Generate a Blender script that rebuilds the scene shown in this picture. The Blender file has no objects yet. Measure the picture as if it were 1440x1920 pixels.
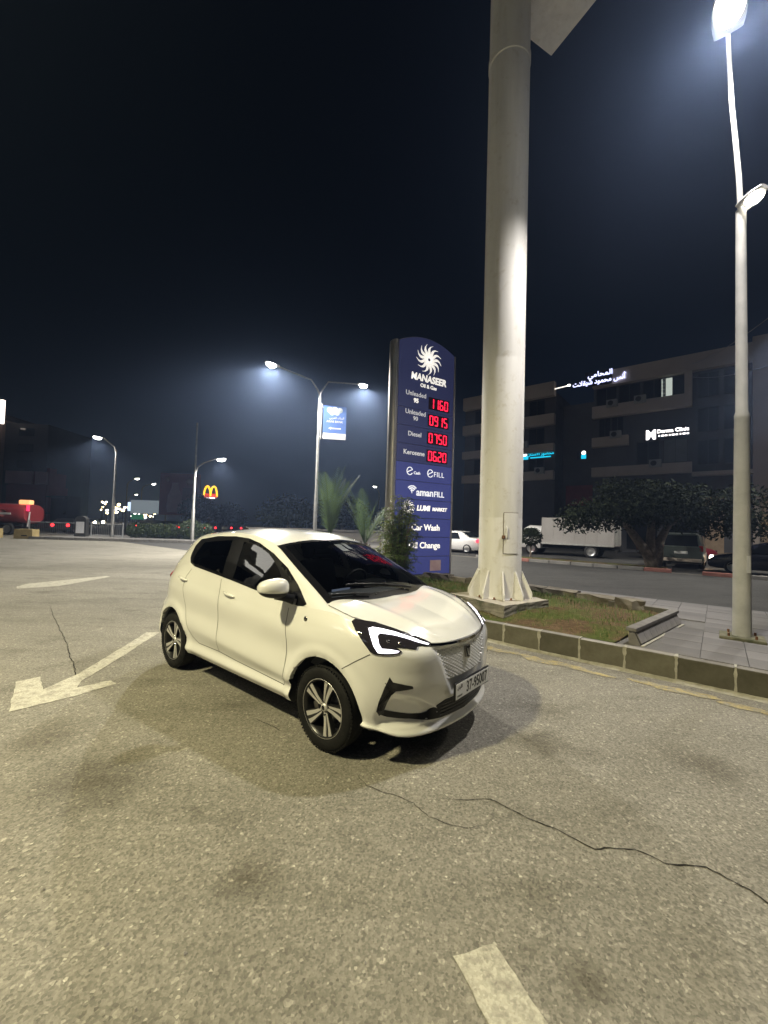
import bpy, bmesh, math, random
import numpy as np
from mathutils import Vector, Matrix, Quaternion
from mathutils.bvhtree import BVHTree
from mathutils.geometry import delaunay_2d_cdt
R = math.radians
random.seed(7)
scene = bpy.context.scene
C = scene.collection

# ------------------------------------------------------------------ camera, sky, light
cam_d = bpy.data.cameras.new('camera')
cam = bpy.data.objects.new('camera', cam_d); C.objects.link(cam)
scene.camera = cam
cam_d.sensor_fit = 'VERTICAL'
cam_d.sensor_height = 24.0
cam_d.lens = 24.0 * 760.0 / 1920.0
cam_d.clip_start = 0.05
cam_d.clip_end = 3000
CAM_H = 1.6034
PITCH, ROLL = 0.035, 0.030
cam.location = (0, 0, CAM_H)
cam.rotation_euler = (Matrix.Rotation(math.pi / 2 + PITCH, 3, 'X') @ Matrix.Rotation(ROLL, 3, 'Z')).to_euler()

world = bpy.data.worlds.new('World'); scene.world = world; world.use_nodes = True
wn = world.node_tree.nodes; wl = world.node_tree.links; wn.clear()
w_out = wn.new('ShaderNodeOutputWorld'); w_bg = wn.new('ShaderNodeBackground'); w_sky = wn.new('ShaderNodeTexSky')
w_sky.sky_type = 'NISHITA'; w_sky.sun_disc = False
w_sky.sun_elevation = R(42.0); w_sky.sun_rotation = R(205)
w_sky.air_density = 1.0; w_sky.dust_density = 0.3; w_sky.ozone_density = 6.0
w_bg.inputs['Strength'].default_value = 0.0013
wl.new(w_sky.outputs['Color'], w_bg.inputs['Color']); wl.new(w_bg.outputs['Background'], w_out.inputs['Surface'])

sun_d = bpy.data.lights.new('sun', 'SUN'); sun = bpy.data.objects.new('sun', sun_d); C.objects.link(sun)
sun_d.energy = 0.03; sun_d.angle = R(10); sun_d.color = (0.8, 0.85, 1.0)
sun.rotation_euler = (R(50), 0, R(-30))

scene.view_settings.view_transform = 'Standard'; scene.view_settings.look = 'None'
scene.view_settings.exposure = 0.12; scene.view_settings.gamma = 1.0
scene.view_settings.use_curve_mapping = False
scene.cycles.use_denoising = True
scene.cycles.max_bounces = 5; scene.cycles.diffuse_bounces = 2; scene.cycles.glossy_bounces = 2
scene.cycles.transmission_bounces = 4; scene.cycles.transparent_max_bounces = 12
scene.cycles.sample_clamp_indirect = 4.0

# ------------------------------------------------------------------ helpers
STREET_A = 0.6897
U = Vector((math.cos(STREET_A), -math.sin(STREET_A), 0))      # along the street
N = Vector((math.sin(STREET_A), math.cos(STREET_A), 0))       # across it, away from the lot
def sn(s, n, z=0.0):
    v = U * s + N * n; return Vector((v.x, v.y, z))
STREET_RZ = -STREET_A

class MB:
    """collects shapes, builds one mesh"""
    def __init__(s): s.v = []; s.f = []; s.sm = []
    def add(s, vs, fs, smooth=False):
        o = len(s.v); s.v += [tuple(p) for p in vs]
        s.f += [tuple(i + o for i in f) for f in fs]; s.sm += [smooth] * len(fs)
        return s
    def box(s, c, d, rz=0.0, bev=0.0, m=None):
        x, y, z = d[0] / 2, d[1] / 2, d[2] / 2
        M = m or (Matrix.Translation(Vector(c)) @ Matrix.Rotation(rz, 4, 'Z'))
        if bev <= 0:
            P = [(-x, -y, -z), (x, -y, -z), (x, y, -z), (-x, y, -z), (-x, -y, z), (x, -y, z), (x, y, z), (-x, y, z)]
            F = [(3, 2, 1, 0), (4, 5, 6, 7), (0, 1, 5, 4), (1, 2, 6, 5), (2, 3, 7, 6), (3, 0, 4, 7)]
            return s.add([M @ Vector(p) for p in P], F)
        bm = bmesh.new(); bmesh.ops.create_cube(bm, size=1)
        for v in bm.verts: v.co = Vector((v.co.x * d[0], v.co.y * d[1], v.co.z * d[2]))
        bmesh.ops.bevel(bm, geom=list(bm.edges), offset=bev, segments=2, profile=0.6, affect='EDGES')
        bm.verts.index_update()
        s.add([M @ v.co for v in bm.verts], [[v.index for v in f.verts] for f in bm.faces]); bm.free(); return s
    def ring(s, rings, closed=True, cap0=True, cap1=True, smooth=True):
        n = len(rings[0]); vs = [p for r in rings for p in r]; fs = []
        for i in range(len(rings) - 1):
            for j in range(n if closed else n - 1):
                k = (j + 1) % n
                fs.append((i * n + j, i * n + k, (i + 1) * n + k, (i + 1) * n + j))
        s.add(vs, fs, smooth)
        if cap0: s.add(rings[0], [tuple(reversed(range(n)))])
        if cap1: s.add(rings[-1], [tuple(range(n))])
        return s
    def tube(s, pts, rad, n=10, caps=True):
        pts = [Vector(p) for p in pts]; rs = rad if isinstance(rad, (list, tuple)) else [rad] * len(pts)
        rings = []; up = None
        for i, p in enumerate(pts):
            d = (pts[min(i + 1, len(pts) - 1)] - pts[max(i - 1, 0)]).normalized()
            if up is None:
                up = Vector((0, 0, 1)) if abs(d.z) < 0.9 else Vector((1, 0, 0))
            a = d.cross(up).normalized(); b = a.cross(d).normalized(); up = b
            rings.append([p + (a * math.cos(t) + b * math.sin(t)) * rs[i] for t in [2 * math.pi * k / n for k in range(n)]])
        return s.ring(rings, True, caps, caps)
    def lathe(s, prof, n=32, m=None, a0=0.0, a1=2 * math.pi, caps=False):
        """prof: (radius, height) about local z"""
        M = m or Matrix.Identity(4); full = abs(a1 - a0 - 2 * math.pi) < 1e-6
        cnt = n if full else n + 1
        rings = [[M @ Vector((r * math.cos(a0 + (a1 - a0) * k / n), r * math.sin(a0 + (a1 - a0) * k / n), h)) for k in range(cnt)] for r, h in prof]
        return s.ring(rings, full, caps, caps)
    def prism(s, poly, z0, z1, m=None, smooth=False):
        M = m or Matrix.Identity(4); n = len(poly)
        vs = [M @ Vector((p[0], p[1], z0)) for p in poly] + [M @ Vector((p[0], p[1], z1)) for p in poly]
        fs = [tuple(reversed(range(n))), tuple(range(n, 2 * n))] + [(i, (i + 1) % n, n + (i + 1) % n, n + i) for i in range(n)]
        return s.add(vs, fs, smooth)
    def quad(s, a, b, c, d): return s.add([a, b, c, d], [(0, 1, 2, 3)])
    def build(s, name, mat, parent=None, loc=None, fix=True):
        me = bpy.data.meshes.new(name); me.from_pydata(s.v, [], s.f)
        me.polygons.foreach_set('use_smooth', s.sm); me.update()
        if fix:
            bm = bmesh.new(); bm.from_mesh(me); bmesh.ops.recalc_face_normals(bm, faces=bm.faces); bm.to_mesh(me); bm.free()
        return link(name, me, mat, parent, loc)

def link(name, me, mat, parent=None, loc=None):
    o = bpy.data.objects.new(name, me); C.objects.link(o)
    if mat is not None and len(me.materials) == 0: me.materials.append(mat)
    if parent is not None: o.parent = parent
    if loc is not None: o.location = loc
    return o
def tag(o, label=None, cat=None, group=None, kind=None):
    if label: o['label'] = label
    if cat: o['category'] = cat
    if group: o['group'] = group
    if kind: o['kind'] = kind
    return o
def thing(name, label, cat, loc=(0, 0, 0), rz=0.0, group=None):
    o = bpy.data.objects.new(name, None); C.objects.link(o); o.empty_display_size = 0.2
    o.location = loc; o.rotation_euler = (0, 0, rz)
    return tag(o, label, cat, group)
def copy_tree(o, parent=None):
    c = o.copy(); C.objects.link(c)
    if parent is not None: c.parent = parent
    for ch in list(o.children): copy_tree(ch, c)
    return c
def auto_smooth(o, deg=35):
    me = o.data; bm = bmesh.new(); bm.from_mesh(me)
    for f in bm.faces: f.smooth = True
    for e in bm.edges:
        if len(e.link_faces) == 2 and e.calc_face_angle(0) > R(deg): e.smooth = False
    bm.to_mesh(me); bm.free(); return o

# ------------------------------------------------------------------ materials
def mat(name, base=(.5, .5, .5), rough=.6, metal=0.0, emit=None, estr=0.0, coat=0.0, spec=.5):
    m = bpy.data.materials.new(name); m.use_nodes = True
    b = m.node_tree.nodes['Principled BSDF']
    b.inputs['Base Color'].default_value = (*base, 1); b.inputs['Roughness'].default_value = rough
    b.inputs['Metallic'].default_value = metal; b.inputs['Specular IOR Level'].default_value = spec
    if coat: b.inputs['Coat Weight'].default_value = coat; b.inputs['Coat Roughness'].default_value = 0.03
    if emit: b.inputs['Emission Color'].default_value = (*emit, 1); b.inputs['Emission Strength'].default_value = estr
    return m
class NT:
    def __init__(s, m): s.m = m; s.n = m.node_tree.nodes; s.l = m.node_tree.links; s.b = s.n['Principled BSDF']
    def coord(s, scale=1.0, which='Object', vec=None):
        t = s.n.new('ShaderNodeTexCoord'); mp = s.n.new('ShaderNodeMapping')
        mp.inputs['Scale'].default_value = vec or (scale,) * 3
        s.l.new(t.outputs[which], mp.inputs['Vector']); return mp.outputs['Vector']
    def noise(s, co, scale, det=4, rough=.55, out='Fac'):
        n = s.n.new('ShaderNodeTexNoise'); n.inputs['Scale'].default_value = scale; n.inputs['Detail'].default_value = det
        n.inputs['Roughness'].default_value = rough; s.l.new(co, n.inputs['Vector']); return n.outputs[out]
    def voro(s, co, scale, out='Distance', feat='F1', rnd=1.0):
        n = s.n.new('ShaderNodeTexVoronoi'); n.feature = feat; n.inputs['Scale'].default_value = scale
        n.inputs['Randomness'].default_value = rnd; s.l.new(co, n.inputs['Vector']); return n.outputs[out]
    def ramp(s, fac, stops, interp='LINEAR'):
        n = s.n.new('ShaderNodeValToRGB'); cr = n.color_ramp; cr.interpolation = interp
        while len(cr.elements) < len(stops): cr.elements.new(0.5)
        for e, (p, c) in zip(cr.elements, stops):
            e.position = p; e.color = (*c, 1) if not isinstance(c, (int, float)) else (c, c, c, 1)
        s.l.new(fac, n.inputs['Fac']); return n.outputs['Color']
    def mix(s, fac, a, b, mode='MIX'):
        n = s.n.new('ShaderNodeMix'); n.data_type = 'RGBA'; n.blend_type = mode
        for sock, val in ((n.inputs[0], fac), (n.inputs[6], a), (n.inputs[7], b)):
            if isinstance(val, (int, float)): sock.default_value = val
            elif isinstance(val, (tuple, list)): sock.default_value = (*val[:3], 1)
            else: s.l.new(val, sock)
        return n.outputs[2]
    def math(s, op, a, b=0.0):
        n = s.n.new('ShaderNodeMath'); n.operation = op
        for sock, val in ((n.inputs[0], a), (n.inputs[1], b)):
            if isinstance(val, (int, float)): sock.default_value = val
            else: s.l.new(val, sock)
        return n.outputs[0]
    def bump(s, h, strength=.3, dist=.01):
        n = s.n.new('ShaderNodeBump'); n.inputs['Strength'].default_value = strength; n.inputs['Distance'].default_value = dist
        s.l.new(h, n.inputs['Height']); s.l.new(n.outputs['Normal'], s.b.inputs['Normal'])
    def color(s, c): s.l.new(c, s.b.inputs['Base Color'])
    def rough(s, c): s.l.new(c, s.b.inputs['Roughness'])
def noisy(name, c0, c1, scale=3.0, rough=.7, metal=0.0, bump=.0, bscale=40, det=5, spec=.5):
    m = mat(name, c0, rough, metal, spec=spec); t = NT(m); co = t.coord()
    t.color(t.ramp(t.noise(co, scale, det), [(.3, c0), (.7, c1)]))
    t.rough(t.ramp(t.noise(co, scale * 2.3, 3), [(.3, max(.02, rough - .08)), (.7, min(1, rough + .08))]))
    if bump: t.bump(t.noise(co, bscale, 4), bump, .01)
    return m
# ------------------------------------------------------------------ the white hatchback
M_PAINT = mat('white_car_paint', (.74, .74, .715), .24, coat=1.0, spec=.5)
M_GLOSSBLACK = mat('gloss_black_trim', (.008, .008, .009), .14, spec=.35)
M_MATTBLACK = mat('black_plastic', (.012, .012, .0125), .5, spec=.3)
M_UNDER = mat('underbody_black', (.008, .008, .008), .9)
M_SHUT = mat('shut_line_dark', (.05, .05, .045), .8)
M_CHROME = mat('dark_chrome', (.30, .29, .28), .10, 1.0)
M_ALLOY = mat('machined_alloy', (.62, .61, .59), .30, .55)
M_RUBBER = noisy('tyre_rubber', (.006, .006, .006), (.012, .012, .011), 12, .7, bump=.15, bscale=120, spec=.2)
M_DRL = mat('daytime_running_light', (.9, .9, .95), .2, emit=(.90, .86, 1.0), estr=2.4)
M_LENS = mat('headlamp_smoke', (.02, .018, .022), .06, spec=.6)
M_SEAT = mat('seat_cloth', (.05, .05, .055), .9)
M_DASH = mat('dash_plastic', (.10, .105, .115), .6)
M_TAIL = mat('tail_lamp_red', (.35, .01, .015), .12)
M_PLATE = mat('plate_white', (.72, .72, .70), .4)
M_INK = mat('plate_black_ink', (.015, .015, .015), .5)
def glass_mat(name, tint, transp):
    m = bpy.data.materials.new(name); m.use_nodes = True; n = m.node_tree.nodes; l = m.node_tree.links
    n.remove(n['Principled BSDF']); out = n['Material Output']
    tr = n.new('ShaderNodeBsdfTransparent'); tr.inputs['Color'].default_value = (*tint, 1)
    gl = n.new('ShaderNodeBsdfGlossy'); gl.inputs['Roughness'].default_value = 0.015
    fr = n.new('ShaderNodeFresnel'); fr.inputs['IOR'].default_value = 1.52
    mx = n.new('ShaderNodeMixShader')
    l.new(fr.outputs[0], mx.inputs[0]); l.new(tr.outputs[0], mx.inputs[1]); l.new(gl.outputs[0], mx.inputs[2]); l.new(mx.outputs[0], out.inputs['Surface'])
    return m
M_WIND = glass_mat('windscreen_glass', (.74, .77, .75), 1)
M_TINT = glass_mat('tinted_glass', (.10, .105, .10), 1)

def nspline(P, t, tt):
    """natural cubic spline through P (k x d) at t, sampled at tt"""
    P = np.asarray(P, float); t = np.asarray(t, float); k = len(t); h = np.diff(t)
    A = np.zeros((k, k)); B = np.zeros_like(P); A[0, 0] = A[-1, -1] = 1
    for i in range(1, k - 1):
        A[i, i - 1] = h[i - 1]; A[i, i] = 2 * (h[i - 1] + h[i]); A[i, i + 1] = h[i]
        B[i] = 3 * ((P[i + 1] - P[i]) / h[i] - (P[i] - P[i - 1]) / h[i - 1])
    c = np.linalg.solve(A, B)
    b = (P[1:] - P[:-1]) / h[:, None] - h[:, None] * (2 * c[:-1] + c[1:]) / 3; d = (c[1:] - c[:-1]) / (3 * h[:, None])
    i = np.clip(np.searchsorted(t, tt, 'right') - 1, 0, k - 2); x = (np.asarray(tt) - t[i])[:, None]
    return P[i] + b[i] * x + c[i] * x ** 2 + d[i] * x ** 3
def cspline(P, t, tt):
    """Catmull-Rom (local) through P"""
    P = np.asarray(P, float); t = np.asarray(t, float); k = len(t)
    m = np.zeros_like(P); m[1:-1] = (P[2:] - P[:-2]) / (t[2:] - t[:-2])[:, None]
    m[0] = (P[1] - P[0]) / (t[1] - t[0]); m[-1] = (P[-1] - P[-2]) / (t[-1] - t[-2])
    i = np.clip(np.searchsorted(t, tt, 'right') - 1, 0, k - 2); h = (t[i + 1] - t[i])[:, None]; x = (np.asarray(tt) - t[i])[:, None] / h
    return (2*x**3-3*x**2+1)*P[i] + (x**3-2*x**2+x)*h*m[i] + (-2*x**3+3*x**2)*P[i+1] + (x**3-x**2)*h*m[i+1]
def chord(P):
    P = np.asarray(P, float); d = np.r_[0, np.cumsum(np.sqrt(np.sum(np.diff(P, axis=0) ** 2, 1)))]; return d / d[-1]
def curve_pts(P, n): t = chord(P); return nspline(P, t, np.linspace(0, 1, n))

# --- band around the car: stations rear centre -> flank -> front centre, levels bottom -> belt. (x, w, z)
ref = [(-3.04, 0), (-3.03, .34), (-2.985, .58), (-2.87, .735), (-2.66, .80), (-2.36, .82), (-1.9, .824), (-1.42, .824), (-.92, .824), (-.44, .82),
       (-.10, .816), (.14, .808), (.31, .785), (.44, .735), (.545, .65), (.635, .52), (.69, .36), (.722, .18), (.735, 0)]
K = len(ref)

def side_levels(x):
    q = (x + .45) / -1.6                       # 0 at front door cut, 1 at rear arch
    return [(.780, .245), (.808, .295), (.790, .360 + .02 * q), (.823, .435 + .10 * q), (.811, .62 + .07 * q), (.829, .79 + .09 * q), (.812, .885 + .10 * q)]
L7 = [(-2.80, 0, 1.06), (-2.79, .34, 1.06), (-2.755, .54, 1.06), (-2.70, .655, 1.06), (-2.55, .725, 1.088), (-2.28, .763, 1.125), (-1.9, .782, 1.118),
      (-1.42, .787, 1.076), (-.92, .787, 1.028), (-.48, .783, .985), (-.22, .772, .975), (.02, .752, .972), (.20, .733, .945), (.355, .68, .905), (.475, .59, .868), (.575, .485, .832),
      (.655, .35, .806), (.705, .18, .80), (.722, 0, .80)]
FRONT = [(.055, .182), (.012, .212), (.036, .275), (.024, .375), (.0, .50), (-.003, .62), (.003, .73)]       # inset, z at the nose
REAR = [(.07, .26), (.015, .33), (.0, .45), (.02, .60), (.07, .74), (.13, .86), (.19, .96)]
def sstep(a, b, x):
    t = min(max((x - a) / (b - a), 0), 1); return t * t * (3 - 2 * t)
net = np.zeros((8, K, 3))
for i, (x, w) in enumerate(ref):
    a = np.array(ref[max(i - 1, 0)]); b = np.array(ref[min(i + 1, K - 1)])
    if i == 0: a = np.array((ref[1][0], -ref[1][1]))
    if i == K - 1: b = np.array((ref[-2][0], -ref[-2][1]))
    d = b - a; nrm = np.array((-d[1], d[0])); nrm = nrm / np.linalg.norm(nrm)
    if nrm @ np.array((x + 1.2, w)) < 0: nrm = -nrm
    wf = sstep(.10, .56, x); wr = sstep(-2.45, -2.95, x)
    sl = side_levels(max(min(x, -.2), -2.3))
    for l in range(7):
        ins = (1 - wf - wr) * (.824 - sl[l][0]) + wf * FRONT[l][0] + wr * REAR[l][0]
        if l == 1: ins -= .004 * math.exp(-((x - .59) / .07) ** 2)      # splitter corner
        z = (1 - wf - wr) * sl[l][1] + wf * FRONT[l][1] + wr * REAR[l][1]
        if l < 2: z += (.055, .050)[l] * math.exp(-((x - .42) / .16) ** 2)
        if l == 6 and wf > 0: z = z + (L7[i][2] - .80) * .55 * wf
        net[l, i] = (x - nrm[0] * ins, max(w - nrm[1] * ins, 0 if i in (0, K - 1) else .01), z)
    net[7, i] = L7[i]
net[:, 0, 1] = 0; net[:, -1, 1] = 0
NU, NV = 300, 72
tu = chord([(x, w, 0) for x, w in ref]); uu = np.linspace(0, 1, NU)
rows = np.array([nspline(net[l], tu, uu) for l in range(8)])
tv = np.array([0, .07, .18, .30, .50, .70, .85, 1.0]); vv = np.linspace(0, 1, NV)
BAND = np.stack([cspline(rows[:, j], tv, vv) for j in range(NU)])           # NU x NV x 3
BAND[0, :, 1] = 0; BAND[-1, :, 1] = 0
RA, ZC = .352, .308
WX = (0.0, -2.41)
# swelling around the wheel openings, pockets in the nose
X_, W_, Z_ = BAND[..., 0], BAND[..., 1], BAND[..., 2]
for xc in WX:
    r = np.hypot(X_ - xc, Z_ - ZC)
    BAND[..., 1] += np.where((W_ > .6), .014 * np.exp(-((r - .385) / .045) ** 2), 0)
def inpoly(px, pz, poly):
    poly = np.asarray(poly, float); r = np.zeros(np.shape(px), bool); j = len(poly) - 1
    for i in range(len(poly)):
        xi, zi = poly[i]; xj, zj = poly[j]
        c = ((zi > pz) != (zj > pz)) & (px < (xj - xi) * (pz - zi) / (zj - zi + 1e-12) + xi); r ^= c; j = i
    return r
def polydist(px, pz, poly):
    poly = np.asarray(poly, float); d = np.full(np.shape(px), 9.0)
    for i in range(len(poly)):
        a = poly[i]; b = poly[(i + 1) % len(poly)]; e = b - a; L = e @ e + 1e-12
        t = np.clip(((px - a[0]) * e[0] + (pz - a[1]) * e[1]) / L, 0, 1)
        d = np.minimum(d, np.hypot(px - a[0] - t * e[0], pz - a[1] - t * e[1]))
    return d
POCKET = [(.30, .335), (.40, .40), (.52, .47), (.66, .52), (.70, .46), (.715, .34), (.70, .27), (.50, .27)]      # (w, z) beside the plate
GRILLE = [(-.40, .775), (.40, .775), (.33, .66), (.27, .52), (.20, .42), (-.20, .41), (-.27, .52), (-.33, .66)]
frontmask = X_ > .22
def press(poly, depth, soft):
    ins = inpoly(W_, Z_, poly); d = polydist(W_, Z_, poly)
    k = np.where(ins & frontmask, depth * np.clip(d / soft, 0, 1) ** .8, 0)
    BAND[..., 0] -= k * .8; BAND[..., 1] -= k * .35
press(POCKET, .040, .045)
press(GRILLE, .024, .028)
BAND[-1, :, 1] = 0
INTAKE = [(0, .355), (.27, .355), (.40, .30), (.62, .285), (.62, .255), (.40, .235), (0, .225)]

def grid_faces(a, b): return [(i * b + j, (i + 1) * b + j, (i + 1) * b + j + 1, i * b + j + 1) for i in range(a - 1) for j in range(b - 1)]
def mirrored(verts, faces):
    n = len(verts); v2 = [(x, -y, z) for x, y, z in verts]
    return list(verts) + v2, list(faces) + [tuple(n + i for i in reversed(f)) for f in faces]

# --- top strip: windscreen, roof, rear window.  rail points (x, w, z), crown (dx, dz)
RAIL = [(-.085, .690, 1.010), (-.255, .672, 1.100), (-.47, .645, 1.205), (-.68, .612, 1.305), (-.89, .580, 1.398), (-1.08, .572, 1.452), (-1.42, .572, 1.490),
        (-1.8, .565, 1.488), (-2.12, .552, 1.462), (-2.38, .538, 1.415), (-2.52, .560, 1.30), (-2.66, .620, 1.14), (-2.715, .655, 1.062)]
CROWN = [(.105, .0), (.085, .025), (.06, .045), (.045, .055), (.03, .055), (.02, .055), (0, .05), (0, .05), (-.01, .05), (-.04, .045), (-.07, .03), (-.08, .01), (-.085, .0)]
tr = chord(RAIL); NT_, NW = 150, 41
TT = np.linspace(0, 1, NT_)
rail = nspline(RAIL, tr, TT); crown = nspline(CROWN, tr, TT)
def t_at_index(k): return tr[k]
ss = np.linspace(-1, 1, NW)
TOP = np.zeros((NT_, NW, 3))
for j, s_ in enumerate(ss):
    k = 1 - abs(s_) ** 2.2
    TOP[:, j, 0] = rail[:, 0] + crown[:, 0] * k; TOP[:, j, 1] = rail[:, 1] * s_; TOP[:, j, 2] = rail[:, 2] + crown[:, 1] * k
# --- side greenhouse: belt line -> rail
BELT = [(-.05, .758, .973), (-.26, .774, .977), (-.58, .785, .995), (-.88, .787, 1.024), (-1.13, .787, 1.049), (-1.43, .787, 1.077), (-1.78, .784, 1.108), (-2.10, .775, 1.128),
        (-2.38, .750, 1.112), (-2.57, .718, 1.084), (-2.69, .662, 1.061)]
RIDX = [0, 1, 2, 3, 4, 5.6, 6.8, 8.0, 9.0, 10.4, 12]
tb = chord(BELT); NB, NH = 140, 36
bb = nspline(BELT, tb, np.linspace(0, 1, NB))
ri = np.interp(np.linspace(0, 1, NB), tb, RIDX); ri = nspline(np.array(RIDX)[:, None], tb, np.linspace(0, 1, NB))[:, 0]
rt = np.interp(np.clip(ri, 0, 12), np.arange(13), tr)
rr = nspline(RAIL, tr, rt)
SIDE = np.zeros((NB, NH, 3))
for j, q in enumerate(np.linspace(0, 1, NH)):
    P = bb * (1 - q) + rr * q
    bul = (.030 * math.sin(math.pi * min(q, 1)) + .022 * sstep(.55, .93, q) * (1 - sstep(.93, 1.0, q))) * np.clip((rr[:, 2] - bb[:, 2]) / .3, 0, 1)
    P[:, 1] += bul
    SIDE[:, j] = P
# --- bonnet: Coons patch, nose edge / flank edge / cowl edge / centre line
HB = 40
nose = curve_pts([(.722, 0, .80), (.705, .18, .80), (.655, .35, .806), (.60, .45, .823)], HB)
flank = curve_pts([(.60, .45, .823), (.475, .59, .868), (.355, .68, .905), (.20, .733, .945), (.02, .752, .972), (-.05, .758, .974)], HB)
cowl = curve_pts([(.015, 0, 1.012), (-.02, .35, 1.012), (-.085, .692, 1.008), (-.05, .758, .974)], HB)
cent = curve_pts([(.722, 0, .80), (.66, 0, .845), (.50, 0, .905), (.28, 0, .958), (.015, 0, 1.012)], HB)
HOOD = np.zeros((HB, HB, 3))                     # i across (0 centre), j along (0 nose)
for i in range(HB):
    for j in range(HB):
        a = i / (HB - 1); b = j / (HB - 1); e = a ** 1.7; g = b
        P = (1 - e) * cent[j] + e * flank[j] + (1 - g) * nose[i] + g * cowl[i]
        P = P - ((1 - e) * (1 - g) * nose[0] + e * (1 - g) * nose[-1] + (1 - e) * g * cowl[0] + e * g * cowl[-1])
        edge = 4 * a * (1 - a)
        P[2] += .020 * math.sin(math.pi * a) * math.sin(math.pi * b) + .010 * math.exp(-((a - .62) / .07) ** 2) * sstep(.02, .25, b) * (1 - sstep(.8, 1, b))
        HOOD[i, j] = P

CAR_POS = (0.1013, 3.5375, 0.0)
car = thing('hatchback_car', 'white five-door electric hatchback parked on the asphalt with its running lights lit', 'car', CAR_POS, -STREET_A)
def mesh_obj(name, verts, faces, m, parent, smooth=True, weld=True):
    me = bpy.data.meshes.new(name); me.from_pydata([tuple(v) for v in verts], [], faces)
    bm = bmesh.new(); bm.from_mesh(me)
    if weld: bmesh.ops.remove_doubles(bm, verts=bm.verts, dist=.0004)
    bmesh.ops.recalc_face_normals(bm, faces=bm.faces)
    for f in bm.faces: f.smooth = smooth
    bm.to_mesh(me); bm.free()
    return link(name, me, m, parent)
# wheel openings: snap, then drop the faces inside
bv = BAND.reshape(-1, 3).copy(); bf = grid_faces(NU, NV)
def arch_sd(x, z, xc):
    return np.where(z >= ZC, np.hypot(x - xc, z - ZC) - RA, np.abs(x - xc) - RA)
keep = np.ones(len(bf), bool); ctr = bv[np.array(bf)].mean(1)
for xc in WX:
    sd = arch_sd(bv[:, 0], bv[:, 2], xc); near = (np.abs(sd) < .0105) & (bv[:, 1] > .5)
    dx = bv[:, 0] - xc; dz = np.where(bv[:, 2] >= ZC, bv[:, 2] - ZC, 0); L = np.hypot(dx, dz) + 1e-9
    bv[near, 0] -= (sd * dx / L)[near]; bv[near, 2] -= (sd * dz / L)[near]
ctr = bv[np.array(bf)].mean(1)
for xc in WX: keep &= ~((arch_sd(ctr[:, 0], ctr[:, 2], xc) < 0) & (ctr[:, 1] > .5))
bf2 = [f for f, k in zip(bf, keep) if k]
V, F = mirrored([tuple(p) for p in bv], bf2)
body = mesh_obj('body', V, F, M_PAINT, car)
# lip of the wheel openings turned inwards
bm = bmesh.new(); bm.from_mesh(body.data)
def on_arch(v):
    xc = min(WX, key=lambda q: abs(q - v.co.x))
    return abs(float(arch_sd(np.array(v.co.x), np.array(v.co.z), xc))) < .012 and abs(v.co.y) > .5
edges = [e for e in bm.edges if e.is_boundary and all(on_arch(v) and v.co.z > .42 for v in e.verts)]
r_ = bmesh.ops.extrude_edge_only(bm, edges=edges)
for g in r_['geom']:
    if isinstance(g, bmesh.types.BMVert): g.co.y -= math.copysign(.035, g.co.y)
for e in edges: e.smooth = False
bm.to_mesh(body.data); bm.free()
k4 = int(np.argmin(abs(TT - tr[4]))); k9 = int(np.argmin(abs(TT - tr[9]))); k12 = NT_ - 1; k11 = int(np.argmin(abs(TT - tr[11])))
def strip(a, b, j0=0, j1=NW - 1):
    G = TOP[a:b + 1, j0:j1 + 1]; return G.reshape(-1, 3), grid_faces(G.shape[0], G.shape[1])
roof = mesh_obj('roof', *strip(k4, k9 + 2), M_PAINT, car)
wind = mesh_obj('windscreen', *strip(0, k4, 1, NW - 2), M_WIND, car)
rearw = mesh_obj('rear_window', *strip(k9 + 2, k11, 3, NW - 4), M_TINT, car)
G = TOP[k11:, :]; tail = mesh_obj('tailgate_upper', G.reshape(-1, 3), grid_faces(G.shape[0], G.shape[1]), M_PAINT, car)
V, F = mirrored([tuple(p) for p in HOOD.reshape(-1, 3)], grid_faces(HB, HB))
hood = mesh_obj('bonnet', V, F, M_PAINT, car)
# side greenhouse with window openings
GF = [(-1.26, 1.085), (-1.255, 1.152), (-1.315, 1.412), (-1.145, 1.397), (-1.036, 1.372), (-0.898, 1.327), (-0.78, 1.270), (-0.672, 1.205), (-0.60, 1.14), (-0.565, 1.085), (-0.575, 1.02), (-0.87, 1.045)]
GR = [(-1.44, 1.105), (-1.47, 1.282), (-1.52, 1.425), (-2.06, 1.375), (-2.085, 1.33), (-2.10, 1.19), (-2.05, 1.158)]
def shrink(poly, k):
    c = np.mean(poly, 0); return [tuple(c + (np.array(p) - c) * k) for p in poly]
sv = SIDE.reshape(-1, 3); sf = grid_faces(NB, NH); sc_ = sv[np.array(sf)].mean(1)
hole = inpoly(sc_[:, 0], sc_[:, 2], shrink(GR, 1.10)) | inpoly(sc_[:, 0], sc_[:, 2], shrink(GF, 1.09))
V, F = mirrored([tuple(p) for p in sv], [f for f, k in zip(sf, hole) if not k])
green = mesh_obj('side_pillars', V, F, M_PAINT, car)
fullside = [tuple(p) for p in sv]; fullside_f = sf

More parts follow.
